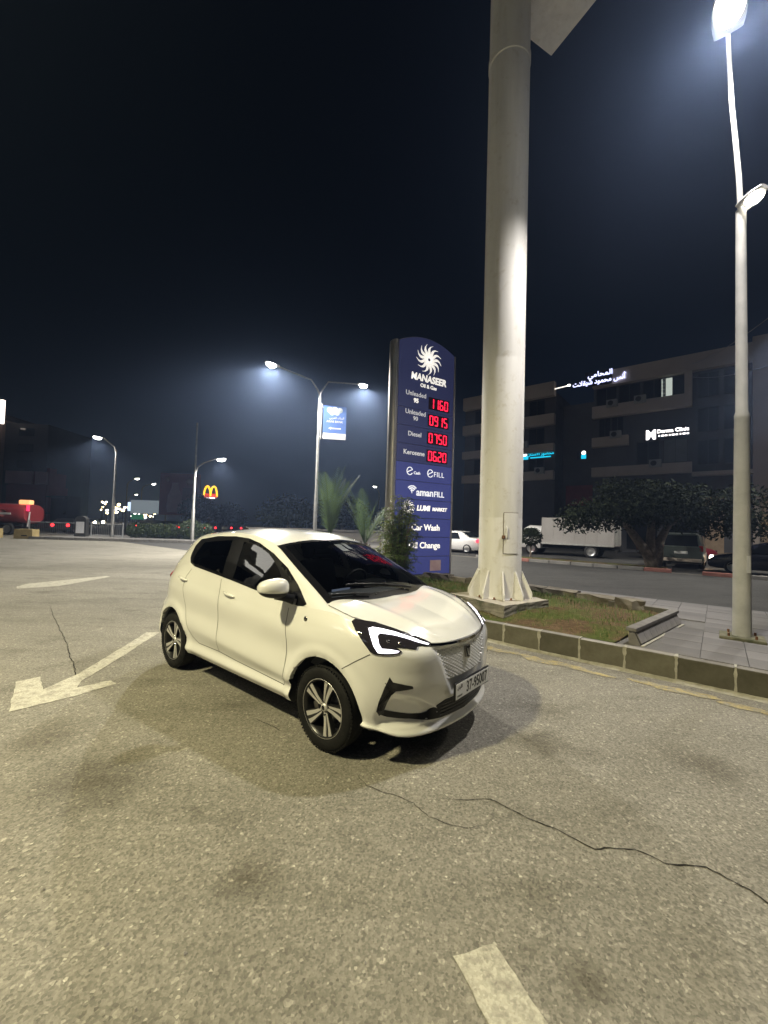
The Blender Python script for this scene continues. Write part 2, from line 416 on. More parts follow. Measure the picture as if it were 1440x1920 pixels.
# projection of traced outlines on to the skin
def bvh_of(parts):
    vs = []; fs = []
    for v, f in parts:
        o = len(vs); vs += [tuple(p) for p in v]; fs += [tuple(i + o for i in q) for q in f]
    return BVHTree.FromPolygons(vs, fs)
half = [(BAND.reshape(-1, 3), bf), (sv, sf), (TOP.reshape(-1, 3), grid_faces(NT_, NW)), (HOOD.reshape(-1, 3), grid_faces(HB, HB)), ([(x, -y, z) for x, y, z in HOOD.reshape(-1, 3)], grid_faces(HB, HB)),
        ([(x, -y, z) for x, y, z in BAND.reshape(-1, 3)], bf)]
SKIN = bvh_of(half)
def proj(p, d):
    h = SKIN.ray_cast(Vector(p), Vector(d)); return (h[0], h[1]) if h[0] is not None else (None, None)
FRAMES = {'side': lambda a, b: ((a, 3, b), (0, -1, 0)),                              # (x, z)
          'front': lambda a, b: ((3, a, b), (-1, 0, 0)),                             # (w, z)
          'top': lambda a, b: ((a, b, 4), (0, 0, -1)),                               # (x, w)
          'diag': lambda a, b: ((.45 * .0 + 2.0 + a * -.7071, 2.0 + a * .7071 - 0.0, b), (-.7071, -.7071, 0))}   # a = along the corner, (a, z)
def skin_pt(fr, a, b, off):
    p, d = FRAMES[fr](a, b); q, n = proj(p, d)
    if q is None: return None
    if n.dot(Vector(d)) > 0: n = -n
    return q + n * off
def decal(name, outline, fr, m, parent, **kw):
    o = decal1(name, outline, fr, m, parent, **{**kw, 'mirror': False})
    if kw.get('mirror', True): flipped(name, o, parent)
    return o
def flipped(name, o, parent):
    me = o.data.copy(); me.transform(Matrix.Diagonal((1, -1, 1, 1))); me.flip_normals(); return link(name, me, None, parent)
def decal1(name, outline, fr, m, parent, off=.003, holes=(), step=.02, mirror=True, thick=.004, keep_pos=True):
    """sheet with thickness that follows the skin inside a 2-D outline"""
    pts = [Vector(p) for p in outline]; edges = []; allp = []
    def densify(poly):
        o = []
        for i in range(len(poly)):
            a = Vector(poly[i]); b = Vector(poly[(i + 1) % len(poly)]); n = max(1, int((b - a).length / step))
            o += [a.lerp(b, k / n) for k in range(n)]
        return o
    faces_spec = []
    for poly in [outline] + list(holes):
        d = densify(poly); o = len(allp); allp += d; edges += [(o + i, o + (i + 1) % len(d)) for i in range(len(d))]
    mn = [min(p[k] for p in allp) for k in (0, 1)]; mx = [max(p[k] for p in allp) for k in (0, 1)]
    gx = np.arange(mn[0] + step * .5, mx[0], step); gz = np.arange(mn[1] + step * .5, mx[1], step)
    if len(gx) and len(gz):
        A, B = np.meshgrid(gx, gz); ok = inpoly(A, B, outline) & (polydist(A, B, outline) > step * .45)
        for h in holes: ok &= ~inpoly(A, B, h) & (polydist(A, B, h) > step * .45)
        allp = allp + [Vector((x, z)) for x, z in zip(A[ok], B[ok])]
    v2, e2, f2, *_ = delaunay_2d_cdt(allp, edges, [], 0, 1e-6)
    c = np.array([[sum(v2[i][k] for i in f) / len(f) for k in (0, 1)] for f in f2])
    ok = inpoly(c[:, 0], c[:, 1], outline)
    for h in holes: ok &= ~inpoly(c[:, 0], c[:, 1], h)
    f2 = [f for f, k in zip(f2, ok) if k]
    P = [skin_pt(fr, p[0], p[1], off) for p in v2]
    f2 = [f for f in f2 if all(P[i] is not None for i in f)]
    P = [p if p is not None else Vector((0, 0, 0)) for p in P]
    used = sorted({i for f in f2 for i in f}); mp = {i: k for k, i in enumerate(used)}
    V = [tuple(P[i]) for i in used]; F = [tuple(mp[i] for i in f) for f in f2]
    if mirror: V, F = mirrored(V, F)
    o = mesh_obj(name, V, F, m, parent)
    # outward normals then a real thickness behind
    bm = bmesh.new(); bm.from_mesh(o.data); bm.faces.ensure_lookup_table()
    if bm.faces:
        bnd = [e for e in bm.edges if e.is_boundary]
        r = bmesh.ops.extrude_edge_only(bm, edges=bnd); nm = {}
        for g in r['geom']:
            if isinstance(g, bmesh.types.BMVert):
                q, n, _, _ = SKIN.find_nearest(Vector((g.co.x, abs(g.co.y), g.co.z)))
                if n is not None:
                    if n.dot(Vector((g.co.x + 1.2, abs(g.co.y), g.co.z - .6))) < 0: n = -n
                    n = Vector((n.x, math.copysign(n.y, g.co.y) if n.y > 0 else n.y * (1 if g.co.y > 0 else -1), n.z)); g.co -= n * (thick + off)
        for e in bnd: e.smooth = False
        bmesh.ops.recalc_face_normals(bm, faces=bm.faces)
    bm.to_mesh(o.data); bm.free()
    return o
def seam(name, line, fr, m, parent, **kw):
    o = seam1(name, line, fr, m, parent, **{**kw, 'mirror': False})
    if kw.get('mirror', True): flipped(name, o, parent)
    return o
def seam1(name, line, fr, m, parent, width=.006, off=.0012, mirror=True, step=.025):
    """narrow strip along a line on the skin"""
    pts = []
    for a, b in zip(line[:-1], line[1:]):
        a = Vector(a); b = Vector(b); n = max(1, int((b - a).length / step)); pts += [a.lerp(b, k / n) for k in range(n)]
    pts.append(Vector(line[-1])); L = []; Rr = []
    for i, p in enumerate(pts):
        d = (pts[min(i + 1, len(pts) - 1)] - pts[max(i - 1, 0)]).normalized(); s_ = Vector((-d.y, d.x)) * width / 2
        a = skin_pt(fr, *(p + s_), off); b = skin_pt(fr, *(p - s_), off)
        if a is None or b is None: continue
        L.append(a); Rr.append(b)
    n = len(L); V = [tuple(p) for p in L + Rr]; F = [(i, i + 1, n + i + 1, n + i) for i in range(n - 1)]
    if mirror: V, F = mirrored(V, F)
    return mesh_obj(name, V, F, m, parent, weld=False)
# ------------------------------------------------------------------ parts of the hatchback
S2_ = math.sqrt(2)
def to2(fr, P):
    if fr == 'side': return [(p[0], p[2]) for p in P]
    if fr == 'front': return [(p[1], p[2]) for p in P]
    if fr == 'diag': return [((p[1] - p[0]) / S2_, p[2]) for p in P]
    if fr == 'top': return [(p[0], p[1]) for p in P]
def text_mesh(txt, size, M, m, parent, name='lettering', extrude=.001, align='CENTER', sx=1.0, bold=0.0, shear=0.0, space=1.0):
    cu = bpy.data.curves.new(name, 'FONT'); cu.body = txt; cu.size = size; cu.extrude = extrude; cu.align_x = align; cu.align_y = 'CENTER'
    cu.offset = bold; cu.shear = shear; cu.space_character = space; cu.resolution_u = 3
    ob = bpy.data.objects.new(name, cu); C.objects.link(ob)
    me = bpy.data.meshes.new_from_object(ob); bpy.data.objects.remove(ob); bpy.data.curves.remove(cu)
    me.name = name
    me.transform(M @ Matrix.Diagonal((sx, 1, 1, 1))); me.materials.clear()
    return link(name, me, m, parent)

# side windows and black frame
DLO3 = [(-0.235, 0.76, .995), (-0.255, 0.772, 0.98), (-0.313, 0.78, 0.972), (-0.404, 0.782, 0.982), (-0.866, 0.787, 1.023), (-1.237, 0.785, 1.063), (-1.608, 0.785, 1.097),
        (-2.006, 0.778, 1.131), (-2.126, 0.762, 1.157), (-2.19, 0.734, 1.207), (-2.255, 0.644, 1.331), (-2.20, 0.611, 1.400), (-1.842, 0.62, 1.446), (-1.493, 0.615, 1.458), (-1.269, 0.608, 1.447),
        (-1.084, 0.613, 1.412), (-0.832, 0.636, 1.330), (-0.598, 0.671, 1.231), (-0.41, 0.71, 1.118), (-.30, .74, 1.04)]
frame = decal('window_frame', to2('side', DLO3), 'side', M_GLOSSBLACK, car, off=.004, holes=[GF, GR], step=.03)
wf_ = decal('front_door_glass', shrink(GF, 1.11), 'side', M_TINT, car, off=.001, step=.05, thick=.001)
wr_ = decal('rear_door_glass', shrink(GR, 1.12), 'side', M_TINT, car, off=.001, step=.05, thick=.001)
# windscreen edge band and cowl
fr_ = [f for f in [(i, j) for i in range(k4) for j in range(NW - 1)] if f[0] < 3 or f[0] > k4 - 3 or f[1] < 2 or f[1] > NW - 4]
def top_pt(i, j, off):
    a = TOP[min(i + 1, NT_ - 1), j] - TOP[max(i - 1, 0), j]; b = TOP[i, min(j + 1, NW - 1)] - TOP[i, max(j - 1, 0)]
    n = np.cross(a, b); n = n / np.linalg.norm(n); n = n if n[2] > 0 else -n
    return TOP[i, j] + n * off
V = []; F = []
for (i, j) in fr_:
    o = len(V); V += [tuple(top_pt(i, j, .003)), tuple(top_pt(i + 1, j, .003)), tuple(top_pt(i + 1, j + 1, .003)), tuple(top_pt(i, j + 1, .003))]; F.append((o, o + 1, o + 2, o + 3))
mesh_obj('windscreen_surround', V, F, M_GLOSSBLACK, wind)
# body seams
LX = [(-0.411, 0.794, 0.945), (-0.396, 0.818, 0.705), (-0.404, 0.82, 0.5), (-0.432, 0.797, 0.346)]
seam('shut_line', to2('side', LX), 'side', M_SHUT, car)
seam('shut_line', [(-1.44, 1.06), (-1.413, .847), (-1.436, .643), (-1.426, .423), (-1.417, .394)], 'side', M_SHUT, car)
seam('shut_line', [(-.432, .346), (-.81, .361), (-1.14, .373), (-1.419, .39), (-1.815, .385), (-1.93, .43), (-1.996, .493), (-2.072, .643), (-2.11, .80), (-2.125, .90), (-2.11, 1.02), (-2.05, 1.10)], 'side', M_SHUT, car)
seam('shut_line', to2('side', [(0.204, 0.811, 0.628), (0.306, 0.79, 0.695), (0.41, 0.754, 0.758)]), 'side', M_SHUT, car)
seam('shut_line', [(-.06, .70), (-.035, .705), (.087, .712), (.188, .705), (.30, .655), (.44, .555), (.545, .47), (.625, .40)], 'top', M_SHUT, car, off=.0035)
# headlamps
HEAD = [(0.222, 0.742, 0.934), (0.225, 0.715, 0.947), (0.332, 0.627, 0.930), (0.442, 0.554, 0.896), (0.546, 0.473, 0.856), (0.639, 0.39, 0.808), (0.642, 0.408, 0.793), (0.603, 0.486, 0.803),
        (0.61, 0.518, 0.783), (0.577, 0.565, 0.793), (0.521, 0.637, 0.805), (0.562, 0.612, 0.778), (0.546, 0.644, 0.767), (0.496, 0.699, 0.761), (0.443, 0.737, 0.762), (0.413, 0.752, 0.773), (0.358, 0.765, 0.826), (0.276, 0.757, 0.889)]
DRL = [(0.339, 0.698, 0.902), (0.353, 0.674, 0.906), (0.398, 0.633, 0.897), (0.468, 0.573, 0.877), (0.548, 0.501, 0.845), (0.634, 0.405, 0.802), (0.633, 0.416, 0.796), (0.597, 0.477, 0.815), (0.526, 0.548, 0.848),
       (0.467, 0.608, 0.867), (0.413, 0.667, 0.876), (0.408, 0.687, 0.862), (0.443, 0.708, 0.818), (0.466, 0.705, 0.797), (0.519, 0.659, 0.789), (0.551, 0.627, 0.780), (0.545, 0.643, 0.772), (0.495, 0.697, 0.770), (0.454, 0.728, 0.774), (0.422, 0.737, 0.811), (0.369, 0.719, 0.87)]
for sgn in (-1, 1):
    hl = decal('headlamp', to2('diag', HEAD), 'diag', M_LENS, car, off=.009, step=.022, mirror=False, thick=.01)
    dr = decal('running_light', to2('diag', DRL), 'diag', M_DRL, hl, off=.0125, step=.022, mirror=False, thick=.003)
    pjs = []
    for (x, w, z) in ((.478, .655, .835), (.535, .60, .826)):
        pj = MB(); q, n, _, _ = SKIN.find_nearest(Vector((x, w, z))); n = n if n.x > 0 else -n
        pj.lathe([(.0, .012), (.008, .011), (.013, .006), (.014, .0)], 14, Matrix.Translation(q + n * .006) @ n.to_track_quat('Z', 'Y').to_matrix().to_4x4())
        pjs.append(pj.build('projector_lens', M_CHROME, hl))
    if sgn < 0:
        for o in [hl, dr] + pjs:
            o.data.transform(Matrix.Diagonal((1, -1, 1, 1))); o.data.flip_normals()
# nose trims
seam('nose_chrome_strip', [(.40, .797), (.323, .790), (.2, .785), (.065, .782), (-.065, .782), (-.2, .785), (-.323, .790), (-.40, .797)], 'front', M_CHROME, car, width=.017, off=.006, mirror=False, step=.02)
VENT = [(0.519, 0.68, 0.62), (0.536, 0.664, 0.587), (0.618, 0.559, 0.554), (0.62, 0.555, 0.538), (0.549, 0.649, 0.529), (0.523, 0.667, 0.501), (0.468, 0.664, 0.395), (0.457, 0.661, 0.365), (0.435, 0.68, 0.35), (0.438, 0.708, 0.389), (0.458, 0.711, 0.453), (0.496, 0.7, 0.554)]
v_ = decal('air_curtain_trim', to2('diag', VENT), 'diag', M_GLOSSBLACK, car, off=.006, step=.018, thick=.008)
for k in range(3):
    e = .010 * k
    seam('trim_rib', [((.69 - .505) / S2_ - e * .6 + .012, .585 - e * 1.6), ((.66 - .535) / S2_ - e * .4 + .012, .545 - e * .8), ((.70 - .46) / S2_ - e + .004, .43 - e * .4), ((.69 - .445) / S2_ - e + .004, .385)], 'diag', M_MATTBLACK, v_, width=.0045, off=.010)
INT = [(.68, .358), (.661, .384), (.592, .366), (.521, .347), (.431, .332), (.391, .336), (.339, .378), (.258, .398), (-.258, .398), (-.339, .378), (-.391, .336), (-.431, .332), (-.521, .347), (-.592, .366), (-.661, .384), (-.68, .358),
       (-.637, .337), (-.539, .316), (-.444, .297), (-.356, .283), (-.27, .275), (0, .268), (.27, .275), (.356, .283), (.444, .297), (.539, .316), (.637, .337)]
it_ = decal('lower_intake', INT, 'front', M_MATTBLACK, car, off=.004, step=.03, mirror=False, thick=.006)
for zz in (.30, .325, .35, .375): seam('intake_slat', [(-.30, zz), (.30, zz)], 'front', M_GLOSSBLACK, it_, width=.006, off=.010, mirror=False, step=.05)
# grille facets
g = MB(); GP = shrink(GRILLE, .93)
k = 0; z = .765
while z > .47:
    w = -.42 + (k % 2) * .024
    while w < .42:
        ww, hh = .020, .0085
        if inpoly(np.array(w), np.array(z), GP) and not (abs(w) < .045 and z > .62) and not (abs(w) < .275 and z < .535):
            P = [skin_pt('front', w - ww, z, .0006), skin_pt('front', w, z - hh, .0006), skin_pt('front', w + ww, z, .0006), skin_pt('front', w, z + hh, .0006), skin_pt('front', w, z + .001, .006)]
            if all(p is not None for p in P): g.add(P, [(0, 1, 4), (1, 2, 4), (2, 3, 4), (3, 0, 4)])
        w += .048
    z -= .0125; k += 1
g.build('grille_facets', M_PAINT, car, fix=False)
# emblem
em = decal('emblem', [(-.034, .728), (.034, .728), (.036, .69), (.026, .648), (0, .636), (-.026, .648), (-.036, .69)], 'front', M_CHROME, car, off=.014, step=.02, mirror=False, thick=.012)
decal('emblem_face', [(-.026, .721), (.026, .721), (.028, .69), (.020, .654), (0, .645), (-.020, .654), (-.028, .69)], 'front', M_GLOSSBLACK, em, off=.017, step=.02, mirror=False, thick=.002)
seam('emblem_mark', [(-.016, .712), (-.010, .675), (0, .66), (.010, .675), (.016, .712)], 'front', M_ALLOY, em, width=.008, off=.020, mirror=False, step=.02)
# registration plate
PM = Matrix.Translation((.748, .035, .452)) @ Matrix(((0, 0, 1, 0), (1, 0, 0, 0), (0, 1, 0, 0), (0, 0, 0, 1)))
pl = MB().box((0, 0, 0), (.535, .125, .014), bev=.004, m=PM).build('number_plate', M_MATTBLACK, car)
MB().box((0, 0, 0), (.515, .106, .004), bev=.001, m=PM @ Matrix.Translation((0, 0, .0085))).build('plate_face', M_PLATE, pl)
text_mesh('37-95007', .108, PM @ Matrix.Translation((.058, -.002, .0108)), M_INK, pl, 'plate_number', bold=.0015, sx=.82)
text_mesh('\uFEE5\uFEA9\uFEAD\uFEF7\uFE8D', .034, PM @ Matrix.Translation((-.205, .026, .0108)), M_INK, pl, 'plate_country', sx=.9)
text_mesh('JORDAN', .019, PM @ Matrix.Translation((-.205, -.034, .0108)), M_INK, pl, 'plate_country', sx=.95)
# door handles, badge, washers, aerial
for (x, z) in ((-1.255, .935), (-2.155, .985)):
    for s_ in (-1, 1):
        q = skin_pt('side', x, z, 0); cup = MB(); rings = []
        hm = MB(); pts = []
        for t in np.linspace(-1, 1, 9):
            p = skin_pt('side', x + t * .092, z + .008 - .012 * t, .008 + .016 * (1 - t * t)); pts.append((p.x, p.y * s_, p.z))
        hm.tube(pts, [.006, .011, .013, .014, .014, .014, .013, .011, .006], 8).build('door_handle', M_PAINT, car)
q = skin_pt('side', -.198, .894, .0)
for s_ in (-1, 1):
    b_ = MB().lathe([(.0, .005), (.017, .004), (.021, .0)], 20, Matrix.Translation((q.x, q.y * s_, q.z)) @ Matrix.Rotation(-s_ * math.pi / 2, 4, 'X')).build('fender_badge', M_CHROME, car)
for (x, w) in ((-.03, -.2), (-.03, .2)):
    p = skin_pt('top', x, w, .004); MB().box((p.x, p.y, p.z), (.02, .016, .009), bev=.003).build('washer_jet', M_MATTBLACK, car)
MB().tube([(-2.25, 0, 1.505), (-2.31, 0, 1.520), (-2.36, 0, 1.545)], [.02, .012, .004], 8).build('aerial', M_MATTBLACK, car)
# wipers
for (a, b, c) in (((-.03, .28, 1.032), (-.10, -.12, 1.052), (-.17, -.42, 1.062)), ((-.03, -.28, 1.032), (-.09, -.50, 1.052), (-.13, -.62, 1.060))):
    pts = []
    for t in np.linspace(0, 1, 9):
        x = a[0] + (c[0] - a[0]) * t; y = a[1] + (c[1] - a[1]) * t; h_ = skin_pt('top', x, y, .022); pts.append(h_ if h_ is not None else Vector((x, y, 1.06)))
    wp = MB().tube([tuple(p) for p in pts], [.009] * 4 + [.006] * 5, 6).build('wiper', M_MATTBLACK, car)
    pts2 = [Vector((p[0], p[1], p[2])) - Vector((0, 0, .010)) for p in pts[3:]]
    MB().tube([tuple(p) for p in pts2], .005, 5).build('wiper_blade', M_RUBBER, wp)
# mirrors
for s_ in (-1, 1):
    def sup(r, keep_lo, keep_hi, n=20, mrows=14):
        rings = []
        for i in range(mrows + 1):
            f_ = -math.pi / 2 + math.pi * i / mrows; row = []
            for j in range(n):
                t_ = 2 * math.pi * j / n
                e = lambda c, p: math.copysign(abs(c) ** p, c)
                x = r[0] * e(math.cos(f_), .7) * e(math.cos(t_), .75); y = r[1] * e(math.cos(f_), .7) * e(math.sin(t_), .8); z = r[2] * e(math.sin(f_), .8)
                z = min(max(z, keep_lo), keep_hi)
                y2 = y + .02 * z / r[2]; taper = 1 - .25 * (y2 / r[1]) * .5
                row.append((x * taper - .05 * abs(y) , y, z * (1 - .18 * (y / r[1]))))
            rings.append(row)
        return rings
    Mm = (Matrix.Translation((-.435, -.925, 1.108)) @ Matrix.Rotation(-R(8), 4, 'Z') if s_ < 0 else Matrix.Translation((-.74, .83, 1.10)) @ Matrix.Rotation(R(75), 4, 'Z')) @ Matrix.Diagonal((1, s_, 1, 1))
    mb = MB(); mb.ring([[Mm @ Vector(p) for p in row] for row in sup((.085, .120, .070), -.032, 9)]); mr = mb.build('wing_mirror', M_PAINT, car)
    mb = MB(); mb.ring([[Mm @ Vector(p) for p in row] for row in sup((.080, .115, .076), -9, -.028)]); mb.build('mirror_base', M_MATTBLACK, mr)
    mb = MB().tube([(-.45 if s_ < 0 else -.66, s_ * (.90 if s_ < 0 else .83), 1.045), (-.40, s_ * .83, 1.030), (-.36, s_ * .785, 1.015)], [.028, .032, .04], 10); mb.build('mirror_stalk', M_MATTBLACK, mr)
    MB().box((0, 0, 0), (.006, .14, .07), bev=.002, m=Mm @ Matrix.Translation((-.078, 0, 0))).build('mirror_glass', M_CHROME, mr)
# tail lamps
for s_ in (-1, 1):
    tl = decal('tail_lamp', [(-2.60, .99), (-2.70, 1.035), (-2.84, 1.02), (-2.885, .93), (-2.87, .88), (-2.74, .90)], 'side', M_TAIL, car, off=.012, step=.03, mirror=False, thick=.01)
    if s_ < 0: tl.data.transform(Matrix.Diagonal((1, -1, 1, 1))); tl.data.flip_normals()
# wheels
M_RIMDARK = mat('rim_black', (.012, .012, .012), .35)
M_DISC = mat('brake_disc', (.25, .24, .23), .4, 1.0)
def make_wheel(xc, s_):
    M0 = Matrix.Translation((xc, s_ * .7075, .296)) @ Matrix.Rotation(-s_ * math.pi / 2, 4, 'X')      # local z = outwards
    w_ = MB().lathe([(.193, -.085), (.190, -.06), (.180, -.04), (.176, .02), (.186, .055), (.196, .074), (.202, .080), (.200, .084), (.193, .080), (.184, .060)], 48, M0).build('wheel', M_RIMDARK, car)
    MB().lathe([(.200, -.086), (.215, -.090), (.255, -.092), (.280, -.080), (.291, -.060), (.296, -.03), (.296, .03), (.291, .060), (.280, .078), (.268, .086), (.245, .091), (.225, .090), (.208, .085), (.199, .079)], 64, M0).build('tyre', M_RUBBER, w_)
    tr_ = MB()
    for k in range(72):
        a = 2 * math.pi * k / 72
        tr_.box((0, 0, 0), (.010, .012, .03), m=M0 @ Matrix.Rotation(a, 4, 'Z') @ Matrix.Translation((.2842, 0, .066)) @ Matrix.Rotation(R(22), 4, 'Y'))
    tr_.build('tread_blocks', M_RUBBER, w_)
    MB().lathe([(.0, -.02), (.125, -.02), (.128, -.012), (.128, -.002), (.0, -.002)], 40, M0).build('brake_disc', M_DISC, w_)
    MB().box((0, 0, 0), (.05, .09, .05), bev=.008, m=M0 @ Matrix.Rotation(R(200 if xc > -1 else -20), 4, 'Z') @ Matrix.Translation((.115, 0, .01))).build('brake_caliper', M_DISC, w_)
    for k in range(5):
        a = 2 * math.pi * k / 5 + R(8)
        Mk = M0 @ Matrix.Rotation(a, 4, 'Z')
        def blade(poly, nm, m, z0, z1, par):
            mb = MB(); n = len(poly)
            lo = [Mk @ Vector((p[0], p[1], z0)) for p in poly]; hi = [Mk @ Vector((p[0] * 1.0, p[1], z1 + (p[0] - .05) * .10)) for p in poly]
            mb.add(lo + hi, [tuple(reversed(range(n))), tuple(range(n, 2 * n))] + [(i, (i + 1) % n, n + (i + 1) % n, n + i) for i in range(n)])
            return mb.build(nm, m, par)
        sp = blade([(.02, -.022), (.08, -.034), (.184, -.075), (.194, -.02), (.194, .03), (.08, .024), (.02, .022)], 'spoke', M_RIMDARK, .03, .058, w_)
        blade([(.028, -.016), (.09, -.032), (.184, -.072), (.192, -.040), (.14, -.022), (.09, -.008), (.04, .0)], 'spoke_face', M_ALLOY, .050, .0605, sp)
        blade([(.035, .006), (.10, .002), (.150, -.004), (.193, -.014), (.194, .020), (.12, .018), (.05, .016)], 'spoke_face', M_ALLOY, .050, .0605, sp)
    MB().lathe([(.194, .0765), (.201, .0845), (.2035, .083), (.2035, .078)], 64, M0).build('rim_edge', M_ALLOY, w_)
    hb = MB().lathe([(.0, .070), (.022, .068), (.030, .062), (.032, .030)], 24, M0).build('hub_cap', M_ALLOY, w_)
    MB().lathe([(.0, .0725), (.014, .071), (.016, .068)], 16, M0).build('hub_emblem', M_GLOSSBLACK, hb)
    for k in range(4): MB().lathe([(.0, .068), (.007, .067), (.008, .035)], 8, M0 @ Matrix.Rotation(2 * math.pi * k / 4 + .3, 4, 'Z') @ Matrix.Translation((.048, 0, 0))).build('wheel_nut', M_CHROME, w_)
    # arch liner
    MB().lathe([(RA + .001, .035), (RA + .004, -.25), (.10, -.25)], 36, Matrix.Translation((xc, s_ * .7075, ZC)) @ Matrix.Rotation(-s_ * math.pi / 2, 4, 'X') @ Matrix.Rotation(0 if s_ > 0 else math.pi, 4, 'Z'), math.pi - .02, 2 * math.pi + .02).build('wheel_arch_liner', M_UNDER, car)
for xc in WX:
    for s_ in (-1, 1): make_wheel(xc, s_)
# underbody and cabin
ub = MB(); ub.box((-1.2, 0, .30), (1.72, 1.50, .16)); ub.box((-1.2, 0, .26), (3.5, .86, .14)); ub.box((.36, 0, .34), (.28, .70, .20)); ub.box((-2.82, 0, .42), (.22, 1.2, .26)); ub.build('underbody', M_UNDER, car)
cab = MB(); cab.box((-1.35, 0, .42), (2.1, 1.36, .06)); cab.box((-1.3, .735, .70), (1.9, .04, .52)); cab.box((-1.3, -.735, .70), (1.9, .04, .52)); cab.box((-2.45, 0, .78), (.05, 1.3, .55)); cab.build('cabin_trim', M_MATTBLACK, car)
d = MB(); prof = [(-.12, .965), (-.22, .985), (-.42, 1.0), (-.55, .99), (-.62, .94), (-.64, .80), (-.60, .62), (-.20, .55), (-.12, .60)]
d.ring([[(x, y, z - .04 * (abs(y) / .66) ** 3) for x, z in prof] for y in np.linspace(-.66, .66, 13)], True, True, True); dash = auto_smooth(d.build('dashboard', M_DASH, car))
b_ = MB().box((-.56, .33, 1.02), (.16, .34, .07), bev=.02).build('instrument_hood', M_MATTBLACK, dash)
M_SCREEN = mat('touch_screen', (.02, .02, .02), .1, emit=(.35, .42, .6), estr=.25)
MB().box((-.64, 0, .93), (.012, .24, .12), bev=.004).build('touch_screen', M_SCREEN, dash)
Ms = Matrix.Translation((-.80, .33, .985)) @ Matrix.Rotation(R(-64), 4, 'Y')
rg = [[Ms @ Vector(((.175 + .014 * math.cos(b2)) * math.cos(a2), (.175 + .014 * math.cos(b2)) * math.sin(a2), .014 * math.sin(b2))) for b2 in np.linspace(0, 2 * math.pi, 9)[:-1]] for a2 in np.linspace(0, 2 * math.pi, 37)]
st = MB(); st.ring(rg, True, False, False); st.box((0, 0, 0), (.10, .33, .02), m=Ms); st.box((0, 0, 0), (.02, .12, .03), m=Ms); st.tube([tuple(Ms @ Vector((0, 0, 0))), (-.62, .33, .90)], .03, 8)
st.build('steering_wheel', M_MATTBLACK, car)
def seat(y, x, wd, par):
    s0 = MB().box((x + .24, y, .60), (.50, wd, .17), bev=.05).build('seat', M_SEAT, par)
    Mb = Matrix.Translation((x - .06, y, .90)) @ Matrix.Rotation(R(-16), 4, 'Y')
    MB().box((0, 0, 0), (.14, wd, .62), bev=.05, m=Mb).build('backrest', M_SEAT, s0)
    for dy in ((0,) if wd < .7 else (-.34, .34)):
        MB().box((0, 0, 0), (.09, .25, .17), bev=.035, m=Mb @ Matrix.Translation((-.02, dy, .42))).build('headrest', M_SEAT, s0)
seat(-.34, -1.28, .48, car); seat(.34, -1.28, .48, car); seat(0, -2.12, 1.2, car)
MB().box((-.93, 0, 1.33), (.03, .22, .065), bev=.012).build('rear_view_mirror', M_MATTBLACK, car)
M_PAPER = mat('permit_paper', (.62, .62, .60), .6); M_REDREFL = mat('red_reflection', (.20, .05, .04), .6)
# permit stickers behind the windscreen, and a red sheet painting a reflection
def ws_patch(name, m, t0, t1, s0, s1):
    i0, i1 = int(t0 * k4), int(t1 * k4); j0, j1 = [int((s * .5 + .5) * (NW - 1)) for s in (s0, s1)]
    P = [top_pt(i0, j0, -.006), top_pt(i1, j0, -.006), top_pt(i1, j1, -.006), top_pt(i0, j1, -.006)]
    MB().add([tuple(p) for p in P], [(0, 1, 2, 3)]).build(name, m, wind)
ws_patch('sticker_and_reflection', M_PAPER, .74, .90, .02, .16)
ws_patch('sticker_and_reflection', M_PAPER, .80, .92, .22, .34)
ws_patch('sticker_and_reflection', M_REDREFL, .80, .90, .60, .72)  # reflection in the glass, painted as a red sheet

